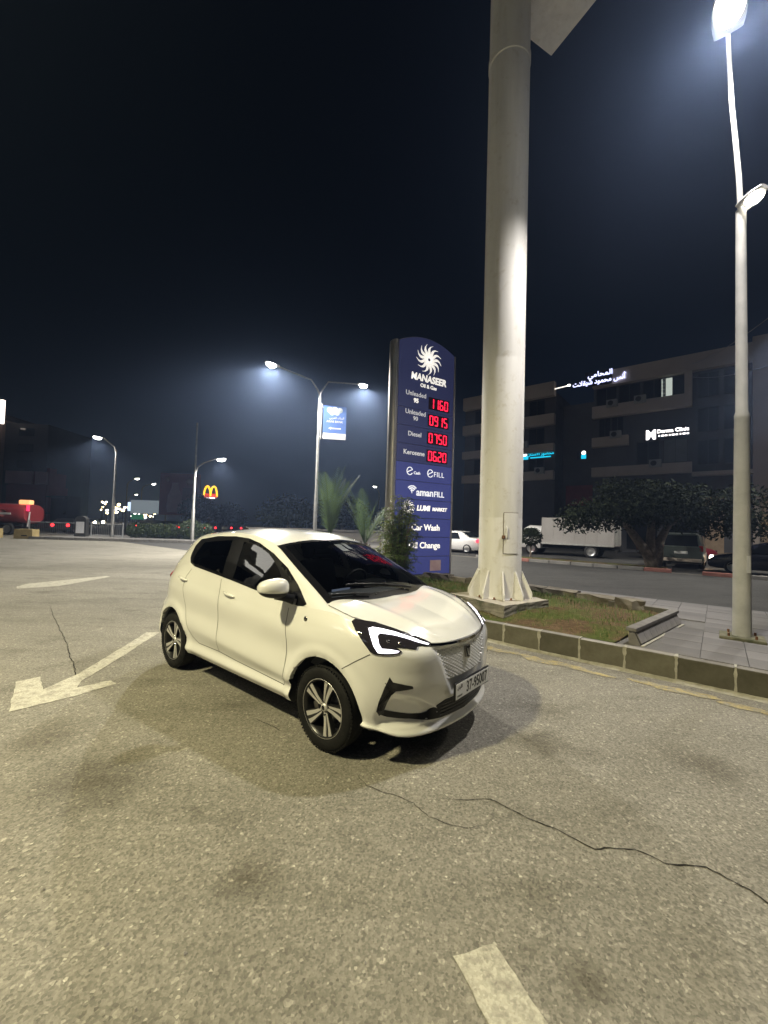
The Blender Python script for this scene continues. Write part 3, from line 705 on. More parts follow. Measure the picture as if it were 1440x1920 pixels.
# ------------------------------------------------------------------ ground
def asphalt(name, lo, hi, stains=()):
    m = mat(name, lo, .88, spec=.25); t = NT(m); co = t.coord()
    base = t.ramp(t.noise(co, .55, 5, .6), [(.25, lo), (.75, hi)])
    cell = t.voro(co, 95, 'Color'); cellg = t.ramp(cell, [(.0, .55), (.55, .95), (.86, 1.15), (1.0, 2.1)])
    c = t.mix(1.0, base, cellg, 'MULTIPLY')
    c = t.mix(.8, c, t.ramp(t.noise(co, 42, 5, .75), [(.28, .62), (.5, 1.0), (.74, 1.32)]), 'MULTIPLY')
    chip = t.ramp(t.voro(co, 48, 'Color'), [(.0, .86), (.80, 1.0), (.90, 1.75), (1.0, 2.2)]); c = t.mix(.45, c, chip, 'MULTIPLY')
    track = t.ramp(t.noise(t.coord(vec=(.35, 2.6, 1)), .9, 4, .6), [(.36, (.80, .80, .78)), (.52, (1, 1, 1))]); c = t.mix(.7, c, track, 'MULTIPLY')
    patch = t.ramp(t.voro(co, .33, 'Color'), [(.0, .86), (1.0, 1.06)]); c = t.mix(.6, c, patch, 'MULTIPLY')
    pits = t.ramp(t.voro(co, 26), [(.03, .45), (.10, 1.0)]); c = t.mix(.55, c, pits, 'MULTIPLY')
    stain = t.ramp(t.noise(t.coord(vec=(.8, 1.5, 1)), 1.35, 6, .65), [(.30, (.60, .59, .56)), (.46, (1, 1, 1)), (1.0, (1.06, 1.04, 1.0))]); c = t.mix(.75, c, stain, 'MULTIPLY')
    oil = t.ramp(t.noise(co, 2.7, 3, .5), [(.66, (1, 1, 1)), (.80, (.55, .54, .50))]); c = t.mix(.7, c, oil, 'MULTIPLY')
    for (sx, sy, sr) in stains:
        vd = t.n.new('ShaderNodeVectorMath'); vd.operation = 'DISTANCE'; t.l.new(t.coord(), vd.inputs[0]); vd.inputs[1].default_value = (sx, sy, 0)
        dd = t.math('ADD', vd.outputs['Value'], t.math('MULTIPLY', t.noise(co, 7, 4), sr * .9)); c = t.mix(.8, c, t.ramp(t.math('DIVIDE', dd, sr * 1.6), [(.35, (.52, .50, .46)), (1.0, (1, 1, 1))]), 'MULTIPLY')
    t.color(c)
    h = t.mix(.5, t.voro(co, 95), t.noise(co, 130, 3)); t.bump(h, .55, .006)
    return m
M_ASPH = asphalt('worn_asphalt', (.205, .193, .160), (.275, .260, .220), ((.78, 1.52, .10), (-1.75, 2.55, .38), (1.25, 3.1, .22), (-.55, 1.9, .16), (2.3, 2.9, .25), (-2.4, 3.0, .3)))
M_ROAD = asphalt('road_asphalt', (.048, .047, .046), (.074, .072, .070))
g = MB(); g.quad((-1500, -1500, 0), (1500, -1500, 0), (1500, 1500, 0), (-1500, 1500, 0)); tag(g.build('ground', M_ASPH), 'worn asphalt ground of the lot', kind='structure')
g = MB(); g.quad(sn(-90, 10.05, .004), sn(70, 10.05, .004), sn(70, 20.9, .004), sn(-90, 20.9, .004)); tag(g.build('street', M_ROAD), 'dark asphalt street behind the planted island', kind='structure')
g = MB(); g.quad(sn(-90, 21.2, .004), sn(70, 21.2, .004), sn(70, 41, .004), sn(-90, 41, .004)); tag(g.build('service_road', M_ROAD), 'dark service road with parked vehicles', kind='structure')

def paint_mat(name, col, wear, under):
    m = mat(name, col, .8, spec=.3); t = NT(m); co = t.coord()
    k = t.ramp(t.noise(co, 11, 6, .75), [(wear - .10, 0.0), (wear + .10, 1.0)])
    grain = t.ramp(t.voro(co, 95, 'Color'), [(0, .72), (1, 1.15)])
    t.color(t.mix(1.0, t.mix(k, under, col), grain, 'MULTIPLY')); t.bump(t.voro(co, 95), .35, .004); return m
M_WHITEP = paint_mat('worn_white_road_paint', (.47, .45, .37), .45, (.27, .255, .21))
M_YELLP = paint_mat('worn_yellow_road_paint', (.40, .325, .15), .52, (.25, .235, .185))
def marking(name, poly, m, z, label):
    n = len(poly); me = MB()
    v2, _, f2, *_ = delaunay_2d_cdt([Vector(p) for p in poly], [(i, (i + 1) % n) for i in range(n)], [], 1, 1e-6)
    me.add([(p.x, p.y, z) for p in v2], [tuple(f) for f in f2]); return tag(me.build(name, m), label, kind='structure')
def rough_poly(poly, step=.06, amp=.006):
    o = []
    for i in range(len(poly)):
        a = Vector(poly[i]); b = Vector(poly[(i + 1) % len(poly)]); n = max(1, int((b - a).length / step))
        for k in range(n):
            p = a.lerp(b, k / n); o.append((p.x + random.uniform(-amp, amp), p.y + random.uniform(-amp, amp)))
    return o
ARROW = [(-3.49, 3.96), (-3.37, 4.1), (-3.1, 3.80), (-3.07, 4.2), (-3.20, 5.10), (-3.30, 5.79), (-3.13, 5.81), (-3.09, 5.48), (-2.99, 4.79), (-2.93, 4.32), (-2.91, 4.01), (-2.83, 3.87), (-2.64, 4.06), (-2.54, 3.98), (-2.71, 3.69), (-3.0, 3.35)]
marking('arrow_marking', rough_poly(ARROW), M_WHITEP, .004, 'worn white arrow painted on the asphalt')
marking('line_marking', rough_poly([(-8.19, 9.16), (-8.32, 9.56), (-7.6, 11.26), (-7.4, 11.11), (-7.42, 9.37), (-7.95, 8.9)]), M_WHITEP, .004, 'faded white line marking')
marking('dash_marking', rough_poly([(0.31, 1.575), (0.475, 1.625), (0.95, .55), (0.72, .52)], .04, .004), M_WHITEP, .004, 'short worn white dash painted on the asphalt')
random.seed(11)
yl = MB()
for k in range(34):
    s0 = -4.2 + k * .21 + random.uniform(-.05, .05); n0 = 5.20 + random.uniform(-.05, .06) ; a = random.uniform(.10, .26); b = random.uniform(.035, .085)
    if random.random() < .12: continue
    P = [sn(s0 + a * math.cos(t) * random.uniform(.7, 1.15), n0 + b * math.sin(t) * random.uniform(.6, 1.3), .004 + .00005 * k) for t in np.linspace(0, 2 * math.pi, 17)[:-1]]
    yl.add(P, [tuple(range(16))])
tag(yl.build('kerb_line_marking', M_YELLP), 'faded yellow line along the kerb', kind='structure')
M_CRACK = mat('crack_dirt', (.025, .023, .02), .95, spec=.1)
def crack(pts, w0, w1):
    P = [Vector(p) for p in pts]; D_ = []
    for a, b in zip(P[:-1], P[1:]):
        n = max(1, int((b - a).length / .025)); D_ += [a.lerp(b, k / n) for k in range(n)]
    D_.append(P[-1]); L = []; Rr = []; wob = 0
    for i, p in enumerate(D_):
        d = (D_[min(i + 1, len(D_) - 1)] - D_[max(i - 1, 0)]).normalized(); s_ = Vector((-d.y, d.x)); wob = .75 * wob + random.uniform(-.006, .006)
        t = i / (len(D_) - 1); w = (w0 + (w1 - w0) * t) * random.uniform(.45, 1.35) * min(1, 6 * t + .25, 6 * (1 - t) + .25)
        L.append(p + s_ * (wob + w / 2)); Rr.append(p + s_ * (wob - w / 2))
    n = len(L); me = MB(); me.add([(q.x, q.y, .0035) for q in L + Rr], [(i, i + 1, n + i + 1, n + i) for i in range(n - 1)])
    tag(me.build('asphalt_crack', M_CRACK), 'thin crack across the asphalt', kind='structure')
crack([(-0.13, 2.67), (-0.06, 2.55), (0.1, 2.48), (0.22, 2.41), (0.3, 2.3), (0.41, 2.25), (0.49, 2.23), (0.63, 2.27)], .005, .003)
crack([(0.37, 2.46), (0.54, 2.45), (0.68, 2.46), (0.76, 2.4), (0.84, 2.33), (0.96, 2.26), (1.03, 2.2), (1.08, 2.15), (1.12, 2.12), (1.2, 2.13), (1.32, 2.11), (1.38, 2.08), (1.42, 2.03), (1.54, 2.03), (1.61, 2.02), (1.66, 1.96), (1.71, 1.9), (1.73, 1.83), (1.9, 1.6)], .005, .009)
crack([(-5.96, 7.36), (-5.37, 6.7), (-4.48, 5.74), (-3.84, 5.05), (-3.47, 4.62), (-3.1, 4.21), (-2.82, 3.86)], .006, .010)
crack([(-0.99, 3.36), (-0.88, 3.28), (-0.74, 3.18)], .008, .004)
# loose stones lying about
peb = MB(); random.seed(5)
for k in range(260):
    x = random.uniform(-3.5, 3.2); y = random.uniform(1.2, 8.0); r = random.uniform(.003, .009) * (1 + .06 * y)
    a = random.uniform(0, 6.28); M_ = Matrix.Translation((x, y, r * .35)) @ Matrix.Rotation(a, 4, 'Z') @ Matrix.Diagonal((r * random.uniform(.8, 1.6), r, r * .7, 1))
    peb.add([M_ @ Vector(p) for p in ((1, 0, 0), (0, 1, 0), (-1, 0, 0), (0, -1, 0), (0, 0, 1), (.5, .5, -.5))], [(0, 1, 4), (1, 2, 4), (2, 3, 4), (3, 0, 4)])
M_PEB = noisy('loose_stone', (.10, .09, .08), (.34, .32, .28), 3, .9)
tag(peb.build('gravel', M_PEB), 'loose stones scattered on the asphalt', kind='stuff')

# ------------------------------------------------------------------ island: kerb, paving, planting bed
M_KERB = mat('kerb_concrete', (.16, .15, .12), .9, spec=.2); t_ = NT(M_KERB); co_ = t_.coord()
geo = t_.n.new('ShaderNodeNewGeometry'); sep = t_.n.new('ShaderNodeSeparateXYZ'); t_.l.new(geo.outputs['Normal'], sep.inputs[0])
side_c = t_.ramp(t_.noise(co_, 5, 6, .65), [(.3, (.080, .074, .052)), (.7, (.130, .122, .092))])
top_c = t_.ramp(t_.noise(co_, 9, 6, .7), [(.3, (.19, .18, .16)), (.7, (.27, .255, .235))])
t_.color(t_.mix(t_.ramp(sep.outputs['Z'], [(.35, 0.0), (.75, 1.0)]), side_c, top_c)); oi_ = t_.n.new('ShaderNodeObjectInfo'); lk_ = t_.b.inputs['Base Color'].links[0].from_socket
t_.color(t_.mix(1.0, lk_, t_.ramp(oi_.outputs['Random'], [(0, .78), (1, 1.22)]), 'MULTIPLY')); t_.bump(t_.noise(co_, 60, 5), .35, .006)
M_MORTAR = noisy('pale_mortar', (.26, .25, .20), (.42, .40, .34), 14, .9, bump=.4, bscale=50)
kerb = bpy.data.objects.new('kerb', None); C.objects.link(kerb); tag(kerb, 'tall concrete kerb along the planted island', kind='structure')
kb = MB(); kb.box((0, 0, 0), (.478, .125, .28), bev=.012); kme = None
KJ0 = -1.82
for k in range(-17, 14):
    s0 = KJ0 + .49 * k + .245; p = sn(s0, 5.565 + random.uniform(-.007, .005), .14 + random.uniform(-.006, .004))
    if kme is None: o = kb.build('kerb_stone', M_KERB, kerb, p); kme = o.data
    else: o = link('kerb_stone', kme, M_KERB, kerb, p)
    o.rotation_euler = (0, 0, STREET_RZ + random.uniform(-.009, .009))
    if k > -17:
        j = KJ0 + .49 * k; mm = MB(); prev = None; L = []; Rr = []
        for z in np.linspace(.035, .283, 8):
            w = .010 + (.022 if z > .2 else .010) * random.random(); L.append(sn(j - w * random.uniform(.5, 1), 5.500 - random.uniform(0, .004), z)); Rr.append(sn(j + w * random.uniform(.5, 1), 5.500 - random.uniform(0, .004), z))
        L.append(sn(j - .010, 5.62, .284)); Rr.append(sn(j + .012, 5.62, .284)); n = len(L)
        mm.add(L + Rr, [(i, i + 1, n + i + 1, n + i) for i in range(n - 1)]); mm.build('mortar_joint', M_MORTAR, kerb)
fl = MB(); a_ = []; b_ = []; c_ = []; wob = 0
for s in np.arange(-10.1, 4.5, .035):
    wob = .9 * wob + random.uniform(-.005, .005); w = .035 + wob
    a_.append(sn(s, 5.505, .040 + wob * .4)); b_.append(sn(s, 5.50 - w * .55, .026 + wob * .2)); c_.append(sn(s, 5.50 - w, .001))
n = len(a_); fl.add(a_ + b_ + c_, [(i, i + 1, n + i + 1, n + i) for i in range(n - 1)] + [(n + i, n + i + 1, 2 * n + i + 1, 2 * n + i) for i in range(n - 1)], True); fl.build('mortar_fillet', M_MORTAR, kerb)
def nmax(s): return float(np.interp(s, [-9.6, -3.2, -1.5, -.55], [8.62, 8.58, 8.26, 7.60]))
# body of the island
M_CONC = noisy('island_concrete', (.10, .096, .092), (.15, .145, .14), 2.2, .9, bump=.25, bscale=60)
isl = MB(); P = [(-9.9, 5.62), (4.6, 5.62), (9, 5.62), (9, 10.05), (-13.4, 10.05), (-13.0, 9.2)]
isl.prism([tuple(sn(s, n).xy) for s, n in P], -.02, .262)
tag(isl.build('pavement', M_CONC), 'raised paved island beside the street', kind='structure')
M_TILE = noisy('paving_tile', (.105, .100, .100), (.160, .153, .152), 1.7, .85, bump=.3, bscale=70)
t_ = NT(M_TILE); oi_ = t_.n.new('ShaderNodeObjectInfo'); lk_ = t_.b.inputs['Base Color'].links[0].from_socket; t_.color(t_.mix(1.0, lk_, t_.ramp(oi_.outputs['Random'], [(0, .82), (1, 1.18)]), 'MULTIPLY'))
pav = bpy.data.objects['pavement']; tme = None; tb_ = MB(); tb_.box((0, 0, 0), (.394, .394, .03), bev=.003)
for i in range(30):
    for j in range(11):
        s0 = -4.55 + .2 + .4 * i; n0 = 5.64 + .2 + .4 * j
        if s0 < -9 or (n0 < nmax(s0) + .42 and s0 < -.62 + (n0 - 5.6) * .158): continue
        if s0 > 3.6 + (n0 - 5.6) * .6: continue
        p = sn(s0, n0, .2625 + random.uniform(-.0025, .0015))
        if tme is None: o = tb_.build('paving_tile', M_TILE, pav, p); tme = o.data
        else: o = link('paving_tile', tme, M_TILE, pav, p)
        o.rotation_euler = (random.uniform(-.004, .004), random.uniform(-.004, .004), STREET_RZ)
# planting bed with soil and grass
M_SOIL = mat('dry_soil', (.11, .075, .045), .95, spec=.1); t_ = NT(M_SOIL); co_ = t_.coord()
t_.color(t_.mix(t_.ramp(t_.noise(co_, 2.2, 5), [(.42, 0.0), (.60, 1.0)]), t_.ramp(t_.noise(co_, 18, 5), [(.3, (.075, .05, .03)), (.7, (.155, .105, .06))]), t_.ramp(t_.noise(co_, 25, 4), [(.3, (.05, .07, .015)), (.7, (.11, .125, .04))]))); t_.bump(t_.noise(co_, 30, 6, .7), .8, .03)
def bed_z(s, n): k = sstep(5.62, 6.2, n); return .277 + .055 * k + k * (.02 * math.sin(s * 2.3 + n) + .018 * math.sin(s * 5.1 - n * 3.7))
bed = MB(); SS = np.arange(-9.6, -.86, .125); NN_ = np.linspace(0, 1, 26)
def bed_s(s, n): return s + .158 * (n - 5.6) * sstep(-4, -.9, s)
BG = [(s, 5.63 + (nmax(s) - 5.63) * q) for s in SS for q in NN_]
bed.add([sn(bed_s(s, n), n, bed_z(s, n)) for s, n in BG], grid_faces(len(SS), len(NN_)), True)
tag(bed.build('soil', M_SOIL), 'dry soil of the planting bed on the island', kind='structure')
M_GRASS = noisy('grass_blade', (.035, .085, .012), (.11, .17, .03), 1.2, .6); M_GRASSD = noisy('dry_grass_blade', (.16, .14, .06), (.26, .21, .10), 2, .8)
def grass(name, m, cnt, dens, hmin, hmax, label, seed):
    rnd = random.Random(seed); vs = []; fs = []
    for _ in range(cnt * 4):
        if len(fs) >= cnt: break
        s = rnd.uniform(-9.4, -.92); n = rnd.uniform(5.7, nmax(s) - .05)
        if rnd.random() > dens(s, n): continue
        h = rnd.uniform(hmin, hmax); a = rnd.uniform(0, 6.28); lean = rnd.uniform(.1, .8) * h; w = rnd.uniform(.002, .0045)
        b = sn(bed_s(s, n), n, bed_z(s, n) - .005); d = Vector((math.cos(a), math.sin(a), 0)); q = Vector((-d.y, d.x, 0)) * w; o = len(vs)
        vs += [b - q, b + q, b + d * lean * .4 + Vector((0, 0, h * .6)) + q * .7, b + d * lean * .4 + Vector((0, 0, h * .6)) - q * .7, b + d * lean + Vector((0, 0, h))]
        fs += [(o, o + 1, o + 2, o + 3), (o + 3, o + 2, o + 4)]
    me = bpy.data.meshes.new(name); me.from_pydata([tuple(v) for v in vs], [], fs); return tag(link(name, me, m), label, 'grass', kind='stuff')
def gd(s, n):
    k = .10 + .9 * sstep(7.2, 8.2, n) * (.5 + .5 * math.sin(s * 2.1 + 1)) + (.8 if s < -3.8 else 0) + .5 * math.exp(-((s + 1.0) / .35) ** 2 - ((n - 7.2) / .6) ** 2) + .35 * max(0, math.sin(s * 3.3) * math.sin(n * 4.1 + s))
    return min(1, k)
grass('grass', M_GRASS, 26000, gd, .03, .10, 'short green grass growing in the planting bed', 3)
grass('dry_grass', M_GRASSD, 6000, lambda s, n: .5 if s > -4 else .15, .02, .06, 'dry brown grass stubble in the planting bed', 4)
# stone edging behind the bed
M_STONE = noisy('rough_edging_stone', (.10, .088, .065), (.22, .195, .15), 4, .9, bump=.7, bscale=22)
edge = thing('stone_edging', 'low row of rough mossy stones behind the planting bed', 'wall')
s = -9.3; random.seed(21)
while s < -1.3:
    L = random.uniform(.35, .75); bm = bmesh.new(); bmesh.ops.create_cube(bm, size=1)
    bmesh.ops.subdivide_edges(bm, edges=list(bm.edges), cuts=2, use_grid_fill=True)
    for v in bm.verts:
        v.co = Vector((v.co.x * L * .97, v.co.y * random.uniform(.24, .30), v.co.z * .26)) + Vector([random.uniform(-.016, .016) for _ in range(3)])
    mb = MB(); bm.verts.index_update(); cc = sn(s + L / 2, nmax(s + L / 2) + .10, .31 + random.uniform(-.02, .04)); an = STREET_RZ + math.atan2(nmax(s + L) - nmax(s), L); RM = Matrix.Translation(cc) @ Matrix.Rotation(an, 4, 'Z'); mb.add([RM @ v.co for v in bm.verts], [[v.index for v in f.verts] for f in bm.faces]); bm.free()
    mb.build('stone_block', M_STONE, edge); s += L
for (a_, b_) in (((4.08, 7.32), (4.40, 6.98)), ((4.41, 6.97), (4.72, 6.62))):
    va, vb = Vector((*a_, 0)), Vector((*b_, 0)); MB().box(((va.x + vb.x) / 2, (va.y + vb.y) / 2, .325), ((vb - va).length - .012, .11, .14), math.atan2((vb - va).y, (vb - va).x), bev=.008).build('edging_kerb', M_KERB, edge)
# slanted end wall of the bed
M_WALLC = noisy('planter_wall_stone', (.13, .122, .115), (.19, .18, .172), 6, .85, bump=.3, bscale=50); M_WALLT = noisy('planter_facing_tile', (.20, .187, .175), (.26, .245, .23), 7, .8, bump=.2, bscale=60)
A = Vector((3.02, 4.98, .262)); B = Vector((4.42, 6.22, .262)); ln = (B - A).length; rz = math.atan2((B - A).y, (B - A).x)
lw = thing('planter_end_wall', 'low slanted stone wall closing the end of the planting bed', 'wall', A, rz)
MB().prism([(0.0, 0.0), (.13, .0), (.06, .165), (0.0, .165)], 0, ln, Matrix(((0, 0, 1, 0), (-1, 0, 0, .0), (0, 1, 0, 0), (0, 0, 0, 1)))).build('core', M_WALLC, lw)
MB().box((ln / 2, -.035, .185), (ln + .06, .115, .042), bev=.006).build('coping', M_WALLC, lw)
nt = 8
for k in range(nt):
    x0 = .02 + k * (ln - .04) / nt; x1 = x0 + (ln - .04) / nt - .008
    P = [(x0, -.128, .03), (x1, -.128, .03), (x1, -.068, .155), (x0, -.068, .155)]
    MB().add([(p[0], p[1] - .008, p[2]) for p in P] + P, [(0, 1, 2, 3), (0, 4, 5, 1), (1, 5, 6, 2), (2, 6, 7, 3), (3, 7, 4, 0)]).build('facing_tile', M_WALLT, lw)
MB().box((ln / 2, -.150, .006), (ln, .035, .012)).build('mortar_strip', M_MORTAR, lw)
# far side kerb of the street
fk = bpy.data.objects.new('far_kerb', None); C.objects.link(fk); tag(fk, 'kerb on the far side of the street', kind='structure')
M_FKERB = noisy('far_kerb_stone', (.16, .155, .145), (.24, .23, .215), 2, .9); M_FKRED = noisy('kerb_red_paint', (.26, .10, .08), (.34, .15, .12), 3, .85)
fb = MB(); fb.box((0, 0, 0), (.97, .28, .15), bev=.015); fm = fb.build('kerb_stone', M_FKERB, fk, sn(-10, 21.05, .075)); fm.rotation_euler = (0, 0, STREET_RZ); fme2 = fm.data.copy(); fme2.materials.clear(); fme2.materials.append(M_FKRED)
for k in range(1, 34):
    if k in (9,): continue
    o = link('kerb_stone', fme2 if k in (2, 8, 10) else fm.data, None, fk, sn(-10 + k, 21.05, .075)); o.rotation_euler = (0, 0, STREET_RZ)
g = MB(); g.prism([tuple(sn(s, n).xy) for s, n in ((-10.5, 21.15), (-1.8, 21.15), (-1.8, 22.8), (-10.5, 22.8))], -.02, .12); tag(g.build('tree_strip', M_SOIL), 'bare soil strip under the street trees', kind='structure')
# ------------------------------------------------------------------ steel column
M_COLW = mat('column_white_paint', (.60, .585, .55), .55, spec=.4); t_ = NT(M_COLW); co_ = t_.coord()
t_.color(t_.mix(.8, t_.ramp(t_.noise(t_.coord(vec=(3, 3, .25)), 2.0, 5, .6), [(.3, (.66, .645, .61)), (.7, (.78, .765, .73))]), t_.ramp(t_.noise(co_, 7, 6, .7), [(.30, (.80, .77, .70)), (.45, (1, 1, 1))]), 'MULTIPLY')); t_.bump(t_.noise(co_, 9, 3), .05, .02)
M_RUST = noisy('rust', (.10, .045, .02), (.20, .10, .05), 20, .9)
M_PLINTH = mat('plinth_concrete', (.3, .28, .25), .9, spec=.2); t_ = NT(M_PLINTH); co_ = t_.coord()
t_.color(t_.mix(t_.ramp(t_.noise(co_, 3.5, 6, .7), [(.42, 0.0), (.60, 1.0)]), t_.ramp(t_.noise(co_, 14, 5), [(.3, (.24, .22, .19)), (.7, (.36, .335, .30))]), (.10, .105, .075)))
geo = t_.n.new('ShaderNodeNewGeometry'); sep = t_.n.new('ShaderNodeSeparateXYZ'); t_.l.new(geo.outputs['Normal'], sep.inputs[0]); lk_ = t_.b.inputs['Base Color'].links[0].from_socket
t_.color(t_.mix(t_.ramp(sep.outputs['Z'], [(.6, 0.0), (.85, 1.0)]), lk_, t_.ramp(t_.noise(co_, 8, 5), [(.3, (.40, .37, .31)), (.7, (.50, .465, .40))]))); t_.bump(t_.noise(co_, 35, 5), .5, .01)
CX, CY = 2.0, 6.95
col = thing('steel_column', 'tall white steel column on a concrete plinth with welded fins', 'column', (CX, CY, .26), 0)
PL = [(1.20, 7.08), (1.82, 6.05), (2.74, 6.68), (2.12, 7.71)]
def loc(p, z): return (p[0] - CX, p[1] - CY, z - .26)
pr = MB(); base_ = [loc(p, .20) for p in PL]; rough = []
bm = bmesh.new(); vs = [bm.verts.new(loc(p, z)) for z in (.20, .475) for p in PL]
for f in ((3, 2, 1, 0), (4, 5, 6, 7), (0, 1, 5, 4), (1, 2, 6, 5), (2, 3, 7, 6), (3, 0, 4, 7)): bm.faces.new([vs[i] for i in f])
bmesh.ops.subdivide_edges(bm, edges=list(bm.edges), cuts=9, use_grid_fill=True)
for v in bm.verts: v.co += Vector([random.uniform(-.006, .006) for _ in range(3)])
pm = MB(); bm.verts.index_update(); pm.add([v.co for v in bm.verts], [[v.index for v in f.verts] for f in bm.faces]); bm.free(); pm.build('plinth', M_PLINTH, col)
MB().lathe([(0, .215), (.40, .215), (.40, .226), (0, .226)], 48).build('base_plate', M_COLW, col)
sh = MB(); sh.lathe([(.355, .218), (.355, 1.53), (.353, 1.545), (.355, 1.56), (.352, 4.2), (.350, 4.22), (.352, 4.24), (.350, 9.55), (.362, 9.56), (.362, 9.70), (.348, 9.71), (.346, 13.5), (0, 13.5)], 64); sh = auto_smooth(sh.build('shaft', M_COLW, col))
for k in range(10):
    a = 2 * math.pi * k / 10 + R(10); M_ = Matrix.Rotation(a, 4, 'Z') @ Matrix(((1, 0, 0, 0), (0, 0, 1, 0), (0, 1, 0, 0), (0, 0, 0, 1)))
    MB().prism([(.345, .218), (.535, .218), (.535, .31), (.37, .665), (.345, .665)], -.012, .012, M_).build('fin', M_COLW, col)
for k in range(10):
    a = 2 * math.pi * k / 10 + R(28); MB().lathe([(.0, .03), (.016, .03), (.016, 0), (.03, 0)], 8, Matrix.Translation((.43 * math.cos(a), .43 * math.sin(a), .222))).build('anchor_bolt', M_RUST, col)
# curved access door facing the lot
da = math.atan2(-CY, -CX) + .52
dr = MB(); NA, NZ = 14, 2; a0, a1, z0, z1 = da - .36, da + .36, .96, 1.62
ring = []
for z in (z0, z1): ring.append([(.366 * math.cos(a), .366 * math.sin(a), z) for a in np.linspace(a0, a1, NA)])
ring2 = [[(.352 * math.cos(a), .352 * math.sin(a), z) for a in np.linspace(a0, a1, NA)] for z in (z0, z1)]
n = NA; dr.add(ring[0] + ring[1] + ring2[0] + ring2[1], [(i, i + 1, n + i + 1, n + i) for i in range(n - 1)] + [(i, i + 1, 2 * n + i + 1, 2 * n + i) for i in range(n - 1)] + [(n + i, n + i + 1, 3 * n + i + 1, 3 * n + i) for i in range(n - 1)] + [(0, n, 3 * n, 2 * n), (n - 1, 2 * n - 1, 4 * n - 1, 3 * n - 1)])
door = dr.build('access_door', M_COLW, col)
def onc(a, z, r=.372): return (r * math.cos(a), r * math.sin(a), z)
gapm = mat('door_gap', (.16, .13, .10), .9)
MB().tube([onc(a, z0 - .004, .357) for a in np.linspace(a0 - .012, a1 + .012, 14)], .006, 5).build('door_gap', gapm, door); MB().tube([onc(a, z1 + .004, .357) for a in np.linspace(a0 - .012, a1 + .012, 14)], .006, 5).build('door_gap', gapm, door)
MB().tube([onc(a0 - .012, z0, .357), onc(a0 - .012, z1, .357)], .006, 5).build('door_gap', gapm, door); MB().tube([onc(a1 + .012, z0, .357), onc(a1 + .012, z1, .357)], .006, 5).build('door_gap', gapm, door)
MB().tube([onc(a0 + .12, 1.20), onc(a0 + .12, 1.24, .395), onc(a0 + .12, 1.36, .395), onc(a0 + .12, 1.40)], .012, 8).build('handle', M_COLW, door)
MB().box(onc(a0 - .015, 1.225, .374), (.045, .045, .055), da, bev=.01).build('padlock', M_RUST, door)
# sign cabinet mount at the top
e1 = Vector((.89, .455, 0)); e2 = Vector((.455, -.89, 0)); crn = Vector((3.03, 7.68, 0))
cb = MB(); P = [crn, crn - e1 * 1.25, crn - e1 * 1.25 + e2 * 2.4, crn + e2 * 2.4]
cb.add([(p.x - CX, p.y - CY, z) for z in (10.72, 12.9) for p in P], [(3, 2, 1, 0), (4, 5, 6, 7), (0, 1, 5, 4), (1, 2, 6, 5), (2, 3, 7, 6), (3, 0, 4, 7)]); cb.build('sign_cabinet', M_COLW, col)

# ------------------------------------------------------------------ fuel price sign
M_ALU = noisy('brushed_aluminium', (.36, .34, .32), (.46, .44, .41), 3, .38, .7)
def lightbox(name, col, estr, lo=.85):
    m = mat(name, col, .45, emit=col, estr=estr); t = NT(m); co = t.coord(vec=(1, 1, 1))
    k = t.ramp(t.noise(co, .9, 3), [(.3, lo), (.7, 1.0)]); t.l.new(t.math('MULTIPLY', k, estr), t.b.inputs['Emission Strength']); return m
M_BLUE = lightbox('backlit_blue_panel', (.028, .034, .125), 1.0); M_BLUED = lightbox('backlit_blue_panel_dim', (.026, .030, .085), .62)
M_LIT = mat('lit_lettering', (.8, .78, .72), .4, emit=(1.0, .95, .86), estr=.85); M_LITD = mat('lit_lettering_dim', (.6, .6, .6), .4, emit=(.95, .93, .92), estr=.38)
M_LED = mat('red_led', (.3, .01, .02), .4, emit=(1.0, .012, .05), estr=2.4); M_LEDBG = mat('led_window', (.030, .008, .012), .3)
M_LEDOFF = mat('led_off', (.05, .008, .01), .5)
sg = thing('fuel_price_sign', 'tall blue fuel price totem with red digits and rounded top on the island', 'sign', (1.065, 10.4, 0), math.atan2(1.0, 1.67))
FX0, FX1 = -1.0, .745; cxm = (FX0 + FX1) / 2
def topz(x): q = (x - cxm) / (FX1 - FX0) * 2; return 6.22 + .24 * (1 - q * q)
core = [(x, topz(x)) for x in np.linspace(FX0 - .15, FX1 + .03, 15)]
def vplate(poly, y0, y1, name, m, par):                       # polygon in (x, z), thickness along y
    return MB().prism(poly, y0, y1, Matrix(((1, 0, 0, 0), (0, 0, 1, 0), (0, 1, 0, 0), (0, 0, 0, 1)))).build(name, m, par)
vplate([(FX1 + .03, .30), (FX0 - .15, .30)] + [(x, z - .01) for x, z in core], -.085, .12, 'cabinet', M_ALU, sg)
rings = []
for z in np.linspace(.25, topz(FX0 - .08), 3): rings.append([(FX0 - .085 + .088 * math.cos(a), .0 + .155 * math.sin(a), z) for a in np.linspace(0, 2 * math.pi, 25)[:-1]])
MB().ring(rings).build('frame_post', M_ALU, sg)
MB().box((FX1 + .022, -.02, 3.24), (.045, .22, 5.9), bev=.015).build('frame_edge', M_ALU, sg)
MB().box((-.15, .02, .18), (1.6, .28, .36), bev=.02).build('footing', M_PLINTH, sg)
ZL = [6.22, 4.563, 4.115, 3.665, 3.21, 2.75, 2.29, 1.83, 1.36, .874, .42]
panels = []
